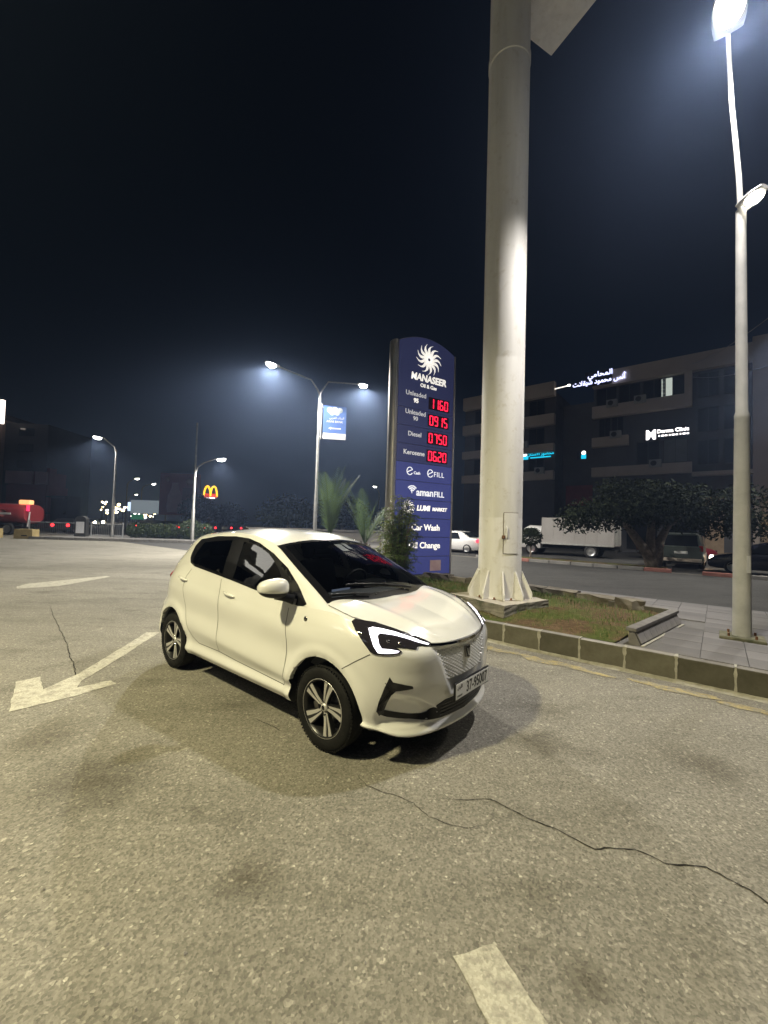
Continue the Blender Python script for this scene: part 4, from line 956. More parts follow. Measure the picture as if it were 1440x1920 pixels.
for i in range(10):
    za, zb = ZL[i] - .008, ZL[i + 1] + .008
    poly = [(FX0 + .006, zb), (FX1 - .006, zb)] + ([(FX1 - .006, za), (FX0 + .006, za)] if i else [(x, topz(x) - .03) for x in np.linspace(FX1 - .006, FX0 + .006, 15)])
    panels.append(vplate(poly, -.108, -.08, 'sign_panel', M_BLUE if i > 3 else M_BLUED, sg))
def TXT(i, s, size, x, z, m=None, name='lettering', **k):
    M_ = Matrix.Translation((x, -.1125, z)) @ Matrix(((1, 0, 0, 0), (0, 0, -1, 0), (0, 1, 0, 0), (0, 0, 0, 1)))
    return text_mesh(s, size, M_, m or M_LIT, panels[i], name, extrude=.004, **k)
def burst(i, x, z, r, n, m, r0=.10):
    mb = MB()
    for k in range(n):
        a = 2 * math.pi * k / n; pts = []
        L_ = []; R_ = []
        for t in np.linspace(0, 1, 7):
            rr_ = r * (r0 + (1 - r0) * t); aa = a + .75 * math.sin(t * 2.6) * (1 - .25 * t); w = r * .085 * math.sin(math.pi * (.16 + .84 * t)) + .001
            c = Vector((rr_ * math.cos(aa), rr_ * math.sin(aa))); tn = Vector((-math.sin(aa), math.cos(aa))); L_.append(c + tn * w); R_.append(c - tn * w)
        nn = len(L_); P = [(x + p.x, -.118, z + p.y) for p in L_ + R_] + [(x + p.x, -.108, z + p.y) for p in L_ + R_]
        F = [(q, q + 1, nn + q + 1, nn + q) for q in range(nn - 1)] + [(q, q + 1, 2 * nn + q + 1, 2 * nn + q) for q in range(nn - 1)] + [(nn + q, nn + q + 1, 3 * nn + q + 1, 3 * nn + q) for q in range(nn - 1)]
        mb.add(P, F)
    return mb.build('sunburst_emblem', m, panels[i])
burst(0, -.095, 5.90, .40, 13, M_LIT)
TXT(0, 'MANASEER', .245, -.085, 5.385, bold=.007, shear=.12, sx=.92); TXT(0, 'Oil & Gas', .13, -.09, 5.195, bold=.002)
TXT(1, 'Unleaded', .165, -.47, 4.935, M_LITD, bold=.001); TXT(1, '95', .15, -.465, 4.77, bold=.005)
TXT(2, 'Unleaded', .165, -.47, 4.465, M_LITD, bold=.001); TXT(2, '90', .15, -.47, 4.315, M_LITD, bold=.001)
TXT(3, 'Diesel', .165, -.48, 3.92, M_LITD, bold=.001); TXT(4, 'Kerosene', .165, -.485, 3.452, M_LITD, bold=.002)
SEG = {'0': 'abcdef', '1': 'bc', '2': 'abged', '5': 'afgcd', '6': 'afgedc', '7': 'abc', '9': 'abcdfg'}
def seven(i, s, x0, x1, z0, z1):
    disp = MB().box(((x0 + x1) / 2, -.112, (z0 + z1) / 2), (x1 - x0, .012, z1 - z0)).build('price_display', M_LEDBG, panels[i])
    n = len(s); pw = (x1 - x0 - .06) / n; w = pw * .62; hgt = (z1 - z0) * .80; zc = (z0 + z1) / 2
    for k, ch in enumerate(s):
        cx_ = x0 + .03 + pw * (k + .5) + .0; t = .026; mb = MB(); mo = MB()
        hz = lambda z: ((cx_, -.1195, z), (w - t * .9, .004, t)); vt = lambda x, z: ((x, -.1195, z), (t, .004, hgt / 2 - t * .6))
        seg = {'a': hz(zc + hgt / 2 - t / 2), 'g': hz(zc), 'd': hz(zc - hgt / 2 + t / 2), 'f': vt(cx_ - w / 2, zc + hgt / 4), 'b': vt(cx_ + w / 2, zc + hgt / 4), 'e': vt(cx_ - w / 2, zc - hgt / 4), 'c': vt(cx_ + w / 2, zc - hgt / 4)}
        for q in 'abcdefg':
            if q in SEG[ch]: mb.box(*seg[q])
        mb.build('led_digit', M_LED, disp)
seven(1, '1160', -.075, .60, 4.63, 4.945); seven(2, '0915', -.085, .59, 4.19, 4.505); seven(3, '0750', -.095, .585, 3.735, 4.05); seven(4, '0620', -.10, .58, 3.275, 3.59)
M_LITW = mat('white_vinyl', (.75, .75, .75), .5, emit=(.9, .92, 1.0), estr=.6)
def ering(i, x, z, r):                                          # round letter e with a slash
    mb = MB(); pts = [(x + r * math.cos(a) * .9, -.113, z + r * math.sin(a)) for a in np.linspace(R(20), R(330), 16)]
    mb.tube(pts, r * .13, 6); mb.tube([(x - r * .8, -.113, z - r * .35), (x + r * .85, -.113, z + r * .45)], r * .13, 6); mb.build('lettering', M_LITW, panels[i])
ering(5, -.60, 2.99, .095); TXT(5, 'Cash', .10, -.38, 2.955, M_LITW, bold=.002); ering(5, .035, 2.985, .095); TXT(5, 'FILL', .185, .315, 2.965, M_LITW, bold=.0, space=1.1)
wf = MB()
for r in (.055, .105, .155): wf.tube([(-.515 + r * math.cos(a), -.114, 2.47 + r * math.sin(a)) for a in np.linspace(R(40), R(140), 9)], .017, 6)
wf.tube([(-.53, -.114, 2.50), (-.515, -.114, 2.44)], [.02, .006], 6); wf.build('wireless_emblem', M_LITW, panels[6])
TXT(6, 'aman', .255, -.115, 2.475, M_LITW, bold=.006); TXT(6, 'FILL', .20, .335, 2.455, M_LITW, bold=.003)
burst(7, -.62, 2.075, .20, 14, M_LIT, .25); TXT(7, 'LUMI', .185, -.155, 2.08, bold=.006, shear=.15); TXT(7, 'MARKET', .125, .365, 2.07, bold=.003, shear=.15)
TXT(8, 'Car Wash', .215, -.06, 1.595, bold=.004); TXT(9, 'Oil Change', .215, -.08, 1.145, bold=.003)
M_PINK = noisy('faded_notice', (.42, .27, .27), (.52, .38, .37), 6, .7)
MB().box((.275, -.112, .64), (.35, .006, .27)).build('paper_notice', M_PINK, sg)

# ------------------------------------------------------------------ lamp posts
M_GALV = noisy('galvanised_steel', (.26, .26, .25), (.38, .375, .36), 6, .5, .55, bump=.1, bscale=30)
M_GALVW = noisy('weathered_lamp_post', (.33, .33, .315), (.47, .465, .44), 3.5, .7, .0, bump=.2, bscale=30)
M_LAMP = mat('led_lamp_lens', (.9, .9, .9), .3, emit=(1.0, .97, .90), estr=40); M_LAMPW = mat('lamp_lens_warm', (.9, .9, .85), .3, emit=(1.0, .93, .78), estr=22)
def lamp_light(name, loc, power, col, parent=None, angle=150, blend=.6, size=.12, aim=None):
    d = bpy.data.lights.new(name, 'SPOT'); d.energy = power; d.color = col; d.spot_size = R(angle); d.spot_blend = blend; d.shadow_soft_size = size
    o = bpy.data.objects.new(name, d); C.objects.link(o); o.location = loc
    if aim is not None: o.rotation_euler = (Vector(aim) - Vector(loc)).to_track_quat('-Z', 'Y').to_euler()
    if parent: o.parent = parent
    return o
def lamp_head(parent, pos, direc, L=.55, W=.24, m=None, tilt=0.0, name='lamp_head', drop=.09):
    d = Vector(direc).normalized(); rz = math.atan2(d.y, d.x); M_ = Matrix.Translation(pos) @ Matrix.Rotation(rz, 4, 'Z') @ Matrix.Rotation(tilt, 4, 'Y')
    rings = []
    for t in np.linspace(0, 1, 7):
        w = W * (.45 + .55 * math.sin(math.pi * min(1, .25 + .62 * t))); h = .05 + .035 * math.sin(math.pi * t)
        rings.append([M_ @ Vector((t * L, w / 2 * math.cos(a), h * math.sin(a) * (.9 if math.sin(a) > 0 else .35))) for a in np.linspace(0, 2 * math.pi, 15)[:-1]])
    hd = MB(); hd.ring(rings); hd = hd.build(name, M_GALV, parent)
    ML = M_ @ Matrix.Translation((L * .56, 0, -.012)) @ Matrix.Diagonal((L * .36, W * .44, drop, 1))
    MB().lathe([(1.0, 0), (.96, -.35), (.8, -.68), (.5, -.92), (0, -1.0)], 18, ML).build('lens', m or M_LAMP, hd)
    return M_ @ Vector((L * .56, 0, -.03 - drop))
# near lamp post on the pavement
lp = thing('street_lamp', 'weathered steel lamp post on the paving beside the slanted planter wall', 'street lamp', (4.72, 5.34, .27), 0, 'street lamps')
MB().tube([(0, 0, 0), (0, 0, 2.9), (0, 0, 2.95), (.0, 0, 3.0), (-.01, 0, 5.75)], [.100, .079, .081, .066, .056], 20).build('pole', M_GALVW, lp)
MB().tube([(-.01, 0, 5.7), (-.035, .0, 6.2), (-.08, 0, 6.7), (-.14, -.01, 7.2), (-.20, -.05, 7.6), (-.28, -.12, 7.92), (-.36, -.20, 8.12)], [.034, .032, .030, .028, .027, .026, .025], 12).build('arm', M_GALVW, lp)
LA = lamp_head(lp, (-.33, -.18, 8.02), (-.8, -1, 0), .62, .36, tilt=-.10, drop=.16)
MB().tube([(0, 0, 5.72), (.10, -.03, 5.80), (.16, -.06, 5.83)], .025, 8).build('bracket', M_GALVW, lp)
lamp_head(lp, (.0, .02, 5.80), (.25, -1, 0), .30, .22, M_LAMPW, -.2, 'floodlight_head', drop=.07)
MB().box((-.006, -.105, .98), (.05, .006, .22), bev=.002).build('paper_notice', M_PAPER, lp)
M_MOSS = noisy('mossy_concrete', (.045, .05, .022), (.16, .15, .10), 9, .95, bump=.6, bscale=25)
cl = MB(); cl.box((0, 0, .02), (.46, .40, .05), STREET_RZ, bev=.015); cl.build('base_collar', M_MOSS, lp)
for k in range(4):
    a = STREET_RZ + math.pi / 4 + k * math.pi / 2; MB().tube([(.19 * math.cos(a), .19 * math.sin(a), .03), (.19 * math.cos(a), .19 * math.sin(a), .085)], .014, 6).build('anchor_bolt', M_RUST, lp)
lamp_light('street_lamp_light', (LA.x, LA.y, LA.z - .02), 1900, (1.0, .95, .90), lp, 136, .60, .14)
# double arm lamp post behind the hatchback
def double_lamp(loc, label, h, arms, power, hl=.7, w=.36, mlens=None):
    o = thing('street_lamp', label, 'street lamp', loc, 0, 'street lamps')
    MB().tube([(0, 0, 0), (0, 0, h * .35), (0, 0, h * .36), (0, 0, h - .3)], [.10, .09, .075, .055], 14).build('pole', M_GALV, o)
    MB().lathe([(.0, .02), (.18, .02), (.18, 0)], 12).build('base_plate', M_GALV, o)
    for (d, L, up) in arms:
        d = Vector((d[0], d[1], 0)).normalized()
        pts = [Vector((0, 0, h - .45)), Vector((0, 0, h - .2)) + d * .12, Vector((0, 0, h + up * .5)) + d * .5, Vector((0, 0, h + up)) + d * L]
        MB().tube(pts, [.05, .045, .04, .035], 10).build('arm', M_GALV, o)
        p = lamp_head(o, pts[-1] - d * .1, d, hl, w, mlens, -.08, drop=.17)
        if power: lamp_light('street_lamp_light', (p.x, p.y, p.z - .03), power, (1.0, .95, .85), o, 150, .3, .14)
    return o
LC = double_lamp((-3.52, 20.8, .0), 'tall double-arm lamp post carrying a blue bank banner', 8.75, [((-2.1, -1.6), 2.35, .45), ((2.0, 1.6), 2.45, .72)], 9500)
double_lamp((17.6, 16.4, .0), 'double-arm lamp post beyond the navy parked car', 9.2, [((-1.9, -1.5), 2.0, .4), ((1.9, 1.5), 2.0, .4)], 2600)
# banner hung from it
M_BANB = noisy('banner_blue', (.05, .10, .30), (.07, .14, .38), 2, .5); M_BANW = noisy('banner_white', (.55, .53, .55), (.66, .64, .66), 4, .5); M_BALL = noisy('banner_print_grey', (.20, .24, .22), (.62, .68, .66), 1.6, .5)
bn = thing('bank_banner', 'blue bank direction banner hung on the double-arm lamp post', 'banner', (-3.30, 20.70, 6.02), math.atan2(.22, 1.22))
MB().box((.62, 0, 1.01), (1.18, .03, 1.42), bev=.005).build('banner_panel', M_BANB, bn); MB().box((.62, 0, .14), (1.18, .03, .31), bev=.005).build('banner_footer', M_BANW, bn)
MB().tube([(-.07, 0, -.05), (-.07, 0, 1.80)], .025, 8).build('mounting_rail', M_GALV, bn)
for z in (.1, 1.62): MB().tube([(-.16, .05, z), (0.05, 0, z)], .02, 6).build('clamp', M_GALV, bn)
bp = bn.children[0]
def BT(s, size, x, z, m): return text_mesh(s, size, Matrix.Translation((x, -.020, z)) @ Matrix(((1, 0, 0, 0), (0, 0, -1, 0), (0, 1, 0, 0), (0, 0, 0, 1))), m, bp, 'lettering', extrude=.003)
BT('ARAB BANK', .155, .62, .90, M_BANW)
BT('\uFEF2\uFE91\uFEAE\uFECC\uFEDF\uFE8D \uFEDA\uFEE8\uFE92\uFEDF\uFE8D', .16, .72, 1.10, M_BANW)
MB().prism([(.30, .55), (.44, .62), (.44, .58), (.95, .58), (.95, .52), (.44, .52), (.44, .48)], .016, .022, Matrix(((1, 0, 0, 0), (0, 0, -1, 0), (0, 1, 0, 0), (0, 0, 0, 1)))).build('arrow_print', M_BANW, bp)
mb = MB()
for (x, z, r) in ((.36, 1.50, .15), (.62, 1.47, .20), (.88, 1.50, .14), (.48, 1.36, .13), (.74, 1.36, .13)): mb.lathe([(0, .012), (r * .6, .009), (r, .0)], 18, Matrix.Translation((x, -.016 - .001 * r, z)) @ Matrix.Rotation(math.pi / 2, 4, 'X'))
mb.build('printed_emblem', M_BALL, bp)
# forecourt floodlight mast standing on the lot behind the viewpoint
fm_ = thing('forecourt_lamp', 'tall forecourt floodlight mast standing on the lot', 'street lamp', (-5.6, -.6, 0), 0)
MB().tube([(0, 0, 0), (0, 0, 8.2)], [.12, .07], 16).build('pole', M_GALV, fm_)
M_LAMPF = mat('forecourt_lamp_lens', (.9, .9, .8), .3, emit=(1.0, .93, .66), estr=18)
LF = lamp_head(fm_, (.05, 0, 8.25), (1, .35, 0), .8, .5, M_LAMPF, .10)
lamp_light('forecourt_lamp_light', (LF.x, LF.y, LF.z - .03), 5900, (1.0, .895, .53), fm_, 150, .5, .3)

# fuel station canopy standing over the lot on the far side of the mast (its ceiling lights mirror in the car's window)
M_CANW = noisy('canopy_white', (.55, .55, .53), (.62, .62, .60), .6, .6); M_CEIL = mat('canopy_ceiling_light', (.9, .9, .9), .3, emit=(1.0, .96, .86), estr=5.0)
cn = thing('station_canopy', 'flat white fuel station canopy with rectangular ceiling lights beside the lot', 'canopy', (-10.6, 1.0, 0))
MB().box((0, 0, 5.75), (6.2, 11.0, .9), bev=.04).build('roof_slab', M_CANW, cn)
for (x, y) in ((-1.5, -3.6), (-1.5, 3.4)): MB().box((x, y, 2.65), (.5, .5, 5.3), bev=.03).build('column', M_CANW, cn)
for (x, y) in ((2.0, 3.5), (2.0, -.2), (2.0, -3.9), (-.4, 3.5), (-.4, -.2)): MB().box((x, y, 5.285), (1.5, .75, .05), bev=.01).build('ceiling_light', M_CEIL, cn)
# ------------------------------------------------------------------ plants
M_BARK = noisy('bark', (.085, .065, .05), (.17, .14, .11), 9, .9, bump=.8, bscale=18)
def leaf_mat(name, a, b, rough=.55):
    m = noisy(name, a, b, 2.5, rough); t = NT(m); tl = t.n.new('ShaderNodeBsdfTranslucent'); mx = t.n.new('ShaderNodeMixShader'); mx.inputs[0].default_value = .4
    t.l.new(t.b.inputs['Base Color'].links[0].from_socket, tl.inputs['Color']); t.l.new(t.b.outputs[0], mx.inputs[1]); t.l.new(tl.outputs[0], mx.inputs[2]); t.l.new(mx.outputs[0], t.n['Material Output'].inputs['Surface']); return m
M_PALM = leaf_mat('palm_leaf', (.06, .10, .035), (.13, .19, .08)); M_ACA = leaf_mat('feathery_leaf', (.08, .135, .035), (.17, .23, .08)); M_YEL = leaf_mat('yellow_green_leaf', (.14, .18, .02), (.26, .28, .05))
M_DARKLEAF = noisy('dark_tree_leaf', (.008, .012, .006), (.022, .028, .013), 2.5, .85, spec=.1); M_HEDGE = leaf_mat('hedge_leaf', (.02, .035, .012), (.06, .085, .03))
def leaves(name, m, blobs, cnt, size, parent, seed=1, flat=.35, aspect=2.2, hollow=.5):
    """leaf faces spread through overlapping ellipsoids (cx, cy, cz, rx, ry, rz)"""
    rnd = random.Random(seed); vs = []; fs = []; vol = [b[3] * b[4] * b[5] for b in blobs]
    for _ in range(cnt):
        b = rnd.choices(blobs, vol)[0]
        while True:
            p = Vector([rnd.gauss(0, 1) for _ in range(3)]).normalized(); r = hollow + (1 - hollow) * rnd.random() ** .6; r *= rnd.uniform(.85, 1.08); p = p * r; break
        q = Vector((b[0] + p.x * b[3], b[1] + p.y * b[4], b[2] + p.z * b[5]))
        d = Vector([rnd.gauss(0, 1) for _ in range(3)]).normalized(); u = d.cross(Vector((rnd.gauss(0, 1), rnd.gauss(0, 1), rnd.gauss(0, 1) + flat))).normalized()
        s = size * rnd.uniform(.6, 1.4); o = len(vs); w = s / aspect
        vs += [q - d * s * .5, q + u * w * .5, q + d * s * .5, q - u * w * .5]; fs.append((o, o + 1, o + 2, o + 3))
    me = bpy.data.meshes.new(name); me.from_pydata([tuple(v) for v in vs], [], fs); return link(name, me, m, parent)
def limb_tree(name, label, cat, base, trunk, blobs, cnt, size, mleaf, group=None, seed=1, **kw):
    o = thing(name, label, cat, base, 0, group); tb = MB()
    for pts, rad in trunk: tb.tube(pts, rad, 9)
    tb.build('trunk', M_BARK, o); leaves('crown', mleaf, blobs, cnt, size, o, seed, **kw); return o
def palm(base, label, h, nf, L, seed, upright):
    rnd = random.Random(seed); o = thing('palm_tree', label, 'palm', base, 0, 'young palms'); tr_ = MB()
    tr_.tube([(0, 0, 0), (0.02, 0, h * .5), (0, 0, h)], [.17, .15, .11], 12)
    for k in range(26):
        a = k * 2.4; z = h * (k / 26); tr_.tube([(.13 * math.cos(a), .13 * math.sin(a), z), (.21 * math.cos(a), .21 * math.sin(a), z + .13)], [.045, .012], 5)
    tr_.build('trunk', M_BARK, o)
    for k in range(nf):
        a = rnd.uniform(0, 6.28) if k > 3 else (math.pi * .06, math.pi * .97, math.pi * 1.4, .5)[k]
        el = R(rnd.uniform(*upright)); lf = L * rnd.uniform(.8, 1.1); d = Vector((math.cos(a), math.sin(a), 0)); mb = MB(); pts = []
        for t in np.linspace(0, 1, 12):
            ang = el - t * t * rnd.uniform(.28, .34) * 1.2; pts.append((pts[-1] if pts else Vector((0, 0, h))) + (d * math.cos(ang) + Vector((0, 0, math.sin(ang)))) * lf / 11 if pts else Vector((0, 0, h)) + d * .03)
        mb.tube(pts, [.022 - .0016 * i for i in range(12)], 5); sd = d.cross(Vector((0, 0, 1)))
        for t in np.linspace(.08, .99, 30):
            i = min(10, int(t * 11)); p = pts[i].lerp(pts[i + 1], t * 11 - i); ax = (pts[i + 1] - pts[i]).normalized(); ll = .34 * lf / 1.8 * (math.sin(math.pi * (.18 + .80 * t)) + .12)
            for s_ in (-1, 1):
                dr_ = (ax * .66 + sd * s_ * .74 + ax.cross(sd * s_) * .12 + Vector((rnd.uniform(-.08, .08), rnd.uniform(-.08, .08), rnd.uniform(-.08, .08)))).normalized(); e = p + dr_ * ll; q = dr_.cross(ax).normalized(); w = ax * .009
                mb.add([p - w, p + w, p + dr_ * ll * .6 + w * .9 , e], [(0, 1, 2, 3)])
        mb.build('frond', M_PALM, o)
    return o
palm((-1.92, 14.5, .26), 'young palm with tall upright fronds in front of the double-arm lamp post', .95, 15, 2.35, 3, (72, 88))
palm((-.75, 17.0, .02), 'young palm with spread fronds beside the price sign', .85, 11, 2.3, 8, (60, 84))
# feathery shrub in front of the price sign
def feathery(base, label, h, nb, spread, seed, m, mtip, name='feathery_shrub'):
    rnd = random.Random(seed); o = thing(name, label, 'shrub', base); st = MB(); lf = []; lt = []
    for k in range(nb):
        a = rnd.uniform(0, 6.28); sp = rnd.uniform(.15, 1) * spread; hh = h * rnd.uniform(.35, 1.0) * (1 - .35 * sp / spread); d = Vector((math.cos(a), math.sin(a), 0))
        pts = [Vector((0, 0, 0)) + d * .03, d * sp * .35 + Vector((0, 0, hh * .5)), d * sp * .75 + Vector((0, 0, hh * .85)), d * sp + Vector((0, 0, hh))]
        st.tube(pts, [.012, .009, .006, .003], 5)
        for q in range(26):
            t = rnd.uniform(.18, 1); i = min(2, int(t * 3)); p = pts[i].lerp(pts[i + 1], t * 3 - i); b = Vector([rnd.gauss(0, 1) for _ in range(3)]).normalized(); b.z *= .4; Lb = rnd.uniform(.10, .24)
            for s in np.linspace(.15, 1, 9):
                c = p + b * Lb * s - Vector((0, 0, .05 * s * s)); n1 = b.cross(Vector((rnd.gauss(0, .3), rnd.gauss(0, .3), 1))).normalized()
                for sg_ in (-1, 1): (lt if (k % 6 == 0 and t > .55) else lf).append((c, c + n1 * sg_ * .034 + b * .012, c + n1 * sg_ * .030 + b * .026, c + b * .013))
    st.build('stem', M_BARK, o)
    for nm, l, mm in (('foliage', lf, m), ('pale_foliage', lt, mtip)):
        me = bpy.data.meshes.new(nm); me.from_pydata([tuple(v) for q in l for v in q], [], [(4 * i, 4 * i + 1, 4 * i + 2, 4 * i + 3) for i in range(len(l))]); link(nm, me, mm, o)
    return o
feathery((.36, 8.45, .30), 'feathery green shrub growing in front of the price sign', 2.25, 62, .54, 5, M_ACA, M_YEL)
feathery((-.05, 8.9, .30), 'smaller yellow-tipped shrub beside the post of the price sign', 1.5, 26, .55, 9, M_YEL, M_ACA)
# ------------------------------------------------------------------ far side of the street, right
M_WALLP = noisy('pale_stone_cladding', (.46, .40, .35), (.54, .47, .42), .6, .85, bump=.15, bscale=6); M_WALLD = noisy('dark_cladding', (.06, .060, .068), (.085, .085, .095), .7, .6)
M_GLASSD = mat('dark_window_glass', (.012, .014, .018), .08); M_FRAMED = mat('dark_window_frame', (.03, .03, .03), .4); M_PILL = noisy('sand_stone', (.30, .22, .15), (.40, .30, .20), 2, .9)
bd = thing('office_building', 'dark four-storey office building with pale stone bands and lit signs', 'building', sn(0, 40, 0), STREET_RZ)
# local: x along the street, y away
def bbox(x0, x1, y0, y1, z0, z1, name, m, par=bd, bev=0): return MB().box(((x0 + x1) / 2, (y0 + y1) / 2, (z0 + z1) / 2), (x1 - x0, y1 - y0, z1 - z0), bev=bev).build(name, m, par)
bbox(-8.85, 2.0, .6, 14, 0, 15.6, 'wall', M_WALLD); bbox(-12.2, -8.85, 3.2, 14, 0, 14.4, 'wall', M_WALLD); bbox(-22, -12.2, .6, 14, 0, 15.2, 'wall', M_WALLD); bbox(2.0, 16, .3, 14, 0, 16.6, 'wall', M_WALLP)
for (x0, x1) in ((-8.85, 2.0), (-22, -12.2)):
    rf_ = bbox(x0, x1, 0, .62, 14.75, 16.1, 'parapet', M_WALLP)
    for z0, z1 in ((11.95, 13.0), (6.6, 7.45)): bbox(x0, x1 if x1 < 0 else -1.6, 0.02, .62, z0, z1, 'stone_band', M_WALLP)
bbox(-8.85, -6.0, .02, .62, 9.3, 10.15, 'stone_band', M_WALLP); bbox(-22, -12.2, .02, .62, 9.3, 10.1, 'stone_band', M_WALLP)
bbox(-2.1, -1.6, .10, .62, 13.0, 14.75, 'pier', M_WALLP); bbox(-1.6, 2.0, -.2, .62, 6.3, 6.6, 'canopy_slab', M_WALLP)
M_WLIT = mat('lit_office_window', (.3, .32, .3), .2, emit=(.80, .88, .78), estr=.55); M_BLIND = noisy('window_blind', (.10, .105, .10), (.15, .155, .15), 1.5, .6)
def window(x, z, w, h, lit=None, y=.6):
    f = MB(); t = .06
    for c, d in (((x, y - .03, z + h / 2), (w, .06, t)), ((x, y - .03, z - h / 2), (w, .06, t)), ((x - w / 2, y - .03, z), (t, .06, h)), ((x + w / 2, y - .03, z), (t, .06, h)), ((x, y - .03, z), (t * .7, .05, h))): f.box(c, d)
    o = f.build('window', M_FRAMED, bd)
    for sx in (-1, 1): MB().box((x + sx * w / 4, y - .015, z), (w / 2 - t, .02, h - t)).build('pane', (lit if (lit and sx < 0) else (M_BLIND if lit is M_BLIND else M_GLASSD)), o)
    return o
for x in (-7.8, -6.0, -4.2, -2.9): window(x, 13.87, 1.6, 1.6, M_WLIT if x == -2.9 else None)
for x in (-7.9, -6.9): window(x, 11.05, .9, 1.7)
for x in (-4.6, -2.7): window(x, 8.5, 1.6, 1.9, M_BLIND if x == -2.7 else None)
for x in (-20, -18, -16, -14):
    for z in (13.8, 11.0, 8.4): window(x, z, 1.5, 1.6)
for x in (-.6, 1.0):
    for z in (13.6, 10.8, 8.2): window(x, z, 1.3, 1.9)
for x in (4.5, 7.5):
    for z in (14, 11, 8): window(x, z, 1.5, 1.7, None, .3)
for x in (-7.6, -5.0, -2.4): bbox(x - 1.1, x + 1.1, .5, .6, .3, 3.4, 'shopfront', M_GLASSD)
bbox(-.75, .35, -.6, .3, 0, 4.6, 'entrance_pillar', M_PILL); bbox(2.4, 3.4, -.4, .3, 0, 4.6, 'entrance_pillar', M_PILL)
M_SHOPR = noisy('dark_red_fascia', (.16, .012, .022), (.22, .02, .03), 1, .5); bbox(-11.8, -9.0, 2.9, 3.2, 4.2, 6.2, 'red_fascia', M_SHOPR)
M_AC = noisy('air_conditioner_grey', (.30, .30, .29), (.38, .38, .37), 3, .6)
for (x, z) in ((-7.2, 12.75), (-5.1, 12.75), (-6.9, 9.95), (-4.0, 7.2), (-17, 12.7), (-15, 9.9), (-13.4, 7.2), (5.9, 9.4), (5.9, 12.4)):
    ac = bbox(x - .42, x + .42, -.42, .0, z - .05, z + .55, 'air_conditioner', M_AC); MB().lathe([(0, .01), (.2, .01), (.22, 0)], 14, Matrix.Translation((x - .1, -.425, z + .25)) @ Matrix.Rotation(math.pi / 2, 4, 'X')).build('fan_grille', M_UNDER, ac)
# lit signs on the facade
M_SBLUE = mat('blue_white_neon', (.6, .6, .9), .4, emit=(.62, .66, 1.0), estr=2.2); M_SWHITE = mat('white_neon', (.9, .9, .9), .4, emit=(1.0, .95, .92), estr=2.6); M_SCYAN = mat('cyan_neon', (.05, .5, .6), .4, emit=(.01, .50, .72), estr=1.3); M_SBACK = mat('sign_backing', (.02, .02, .04), .5)
def wallsign(name, label, x, y, z, w, h, back=M_SBACK):
    o = thing(name, label, 'sign', sn(x, 40 + y, z), STREET_RZ); MB().box((0, 0, 0), (w, .08, h), bev=.02).build('backing', back, o); return o
def WT(o, s, size, x, z, m, **k): return text_mesh(s, size, Matrix.Translation((x, -.06, z)) @ Matrix(((1, 0, 0, 0), (0, 0, -1, 0), (0, 1, 0, 0), (0, 0, 0, 1))), m, o, 'lettering', extrude=.02, **k)
o = wallsign('lawyer_sign', 'blue-white lit Arabic sign on the parapet of the office building', -8.35, -.06, 15.55, 2.2, 1.35)
WT(o, '\uFEF2\uFEE3\uFE8E\uFEA4\uFEE4\uFEDF\uFE8D', .62, .15, .34, M_SBLUE, bold=.012); WT(o, '\uFE96\uFEFC\uFED8\uFEF3\uFEB7 \uFEA9\uFEEE\uFEE4\uFEA4\uFEE3 \uFEB2\uFEE7\uFE83', .60, 0, -.28, M_SBLUE, bold=.014, sx=.86)
o = wallsign('clinic_sign', 'white lit clinic sign with a large M on the office building', -3.3, .50, 10.0, 3.0, .95)
WT(o, 'M', 1.05, -1.08, -.05, M_SWHITE, bold=.05, sx=.9); WT(o, 'Derma Clinic', .40, .42, .20, M_SWHITE, bold=.012); [MB().box((-.50 + .24 * k, -.06, -.17), (.10 + .09 * ((k * 5) % 3) * .6, .03, .13), bev=.01).build('light_strip', M_SWHITE, o) for k in range(9)]
o = wallsign('cyan_sign', 'cyan lit sign with a white globe on the left wing of the office building', -14.0, .50, 9.1, 3.0, .75, M_SBACK)
WT(o, '\uFEE5\uFE8E\uFEE8\uFEB3\uFEF7\uFE8D \uFEAD\uFEEE\uFEC0\uFEA4\uFEE3', .42, .45, .12, M_SCYAN, bold=.01); MB().box((.45, -.06, -.22), (2.0, .03, .12)).build('light_strip', M_SCYAN, o); MB().box((-1.15, -.06, -.18), (.8, .03, .34)).build('light_strip', M_SCYAN, o); MB().lathe([(0, .06), (.2, .04), (.28, 0)], 20, Matrix.Translation((-1.15, -.05, .22)) @ Matrix.Rotation(math.pi / 2, 4, 'X')).build('globe', M_SWHITE, o)
o = wallsign('small_cyan_sign', 'small cyan lit sign in the dark recess of the office building', -10.3, 3.0, 9.2, 1.0, .8); MB().box((.1, -.06, -.18), (.45, .03, .4)).build('light_strip', M_SCYAN, o); MB().lathe([(0, .06), (.14, .04), (.2, 0)], 16, Matrix.Translation((.1, -.05, .2)) @ Matrix.Rotation(math.pi / 2, 4, 'X')).build('globe', M_SWHITE, o)
M_TUBE = mat('roof_tube_light', (.9, .9, .85), .3, emit=(1, .93, .82), estr=1.6)
rl = thing('roof_tube_light', 'thin lit tube light along the roof edge of the office building', 'light', sn(-11.9, 40.2, 15.3), STREET_RZ); MB().tube([(-1.3, 0, 0), (.9, 0, .15)], .05, 8).build('tube', M_TUBE, rl); MB().lathe([(0, -.1), (.14, -.05), (.14, .05), (0, .1)], 12, Matrix.Translation((1.0, 0, .17))).build('lamp', mat('roof_lamp', (1, 1, 1), .3, emit=(1, .95, .85), estr=6), rl)
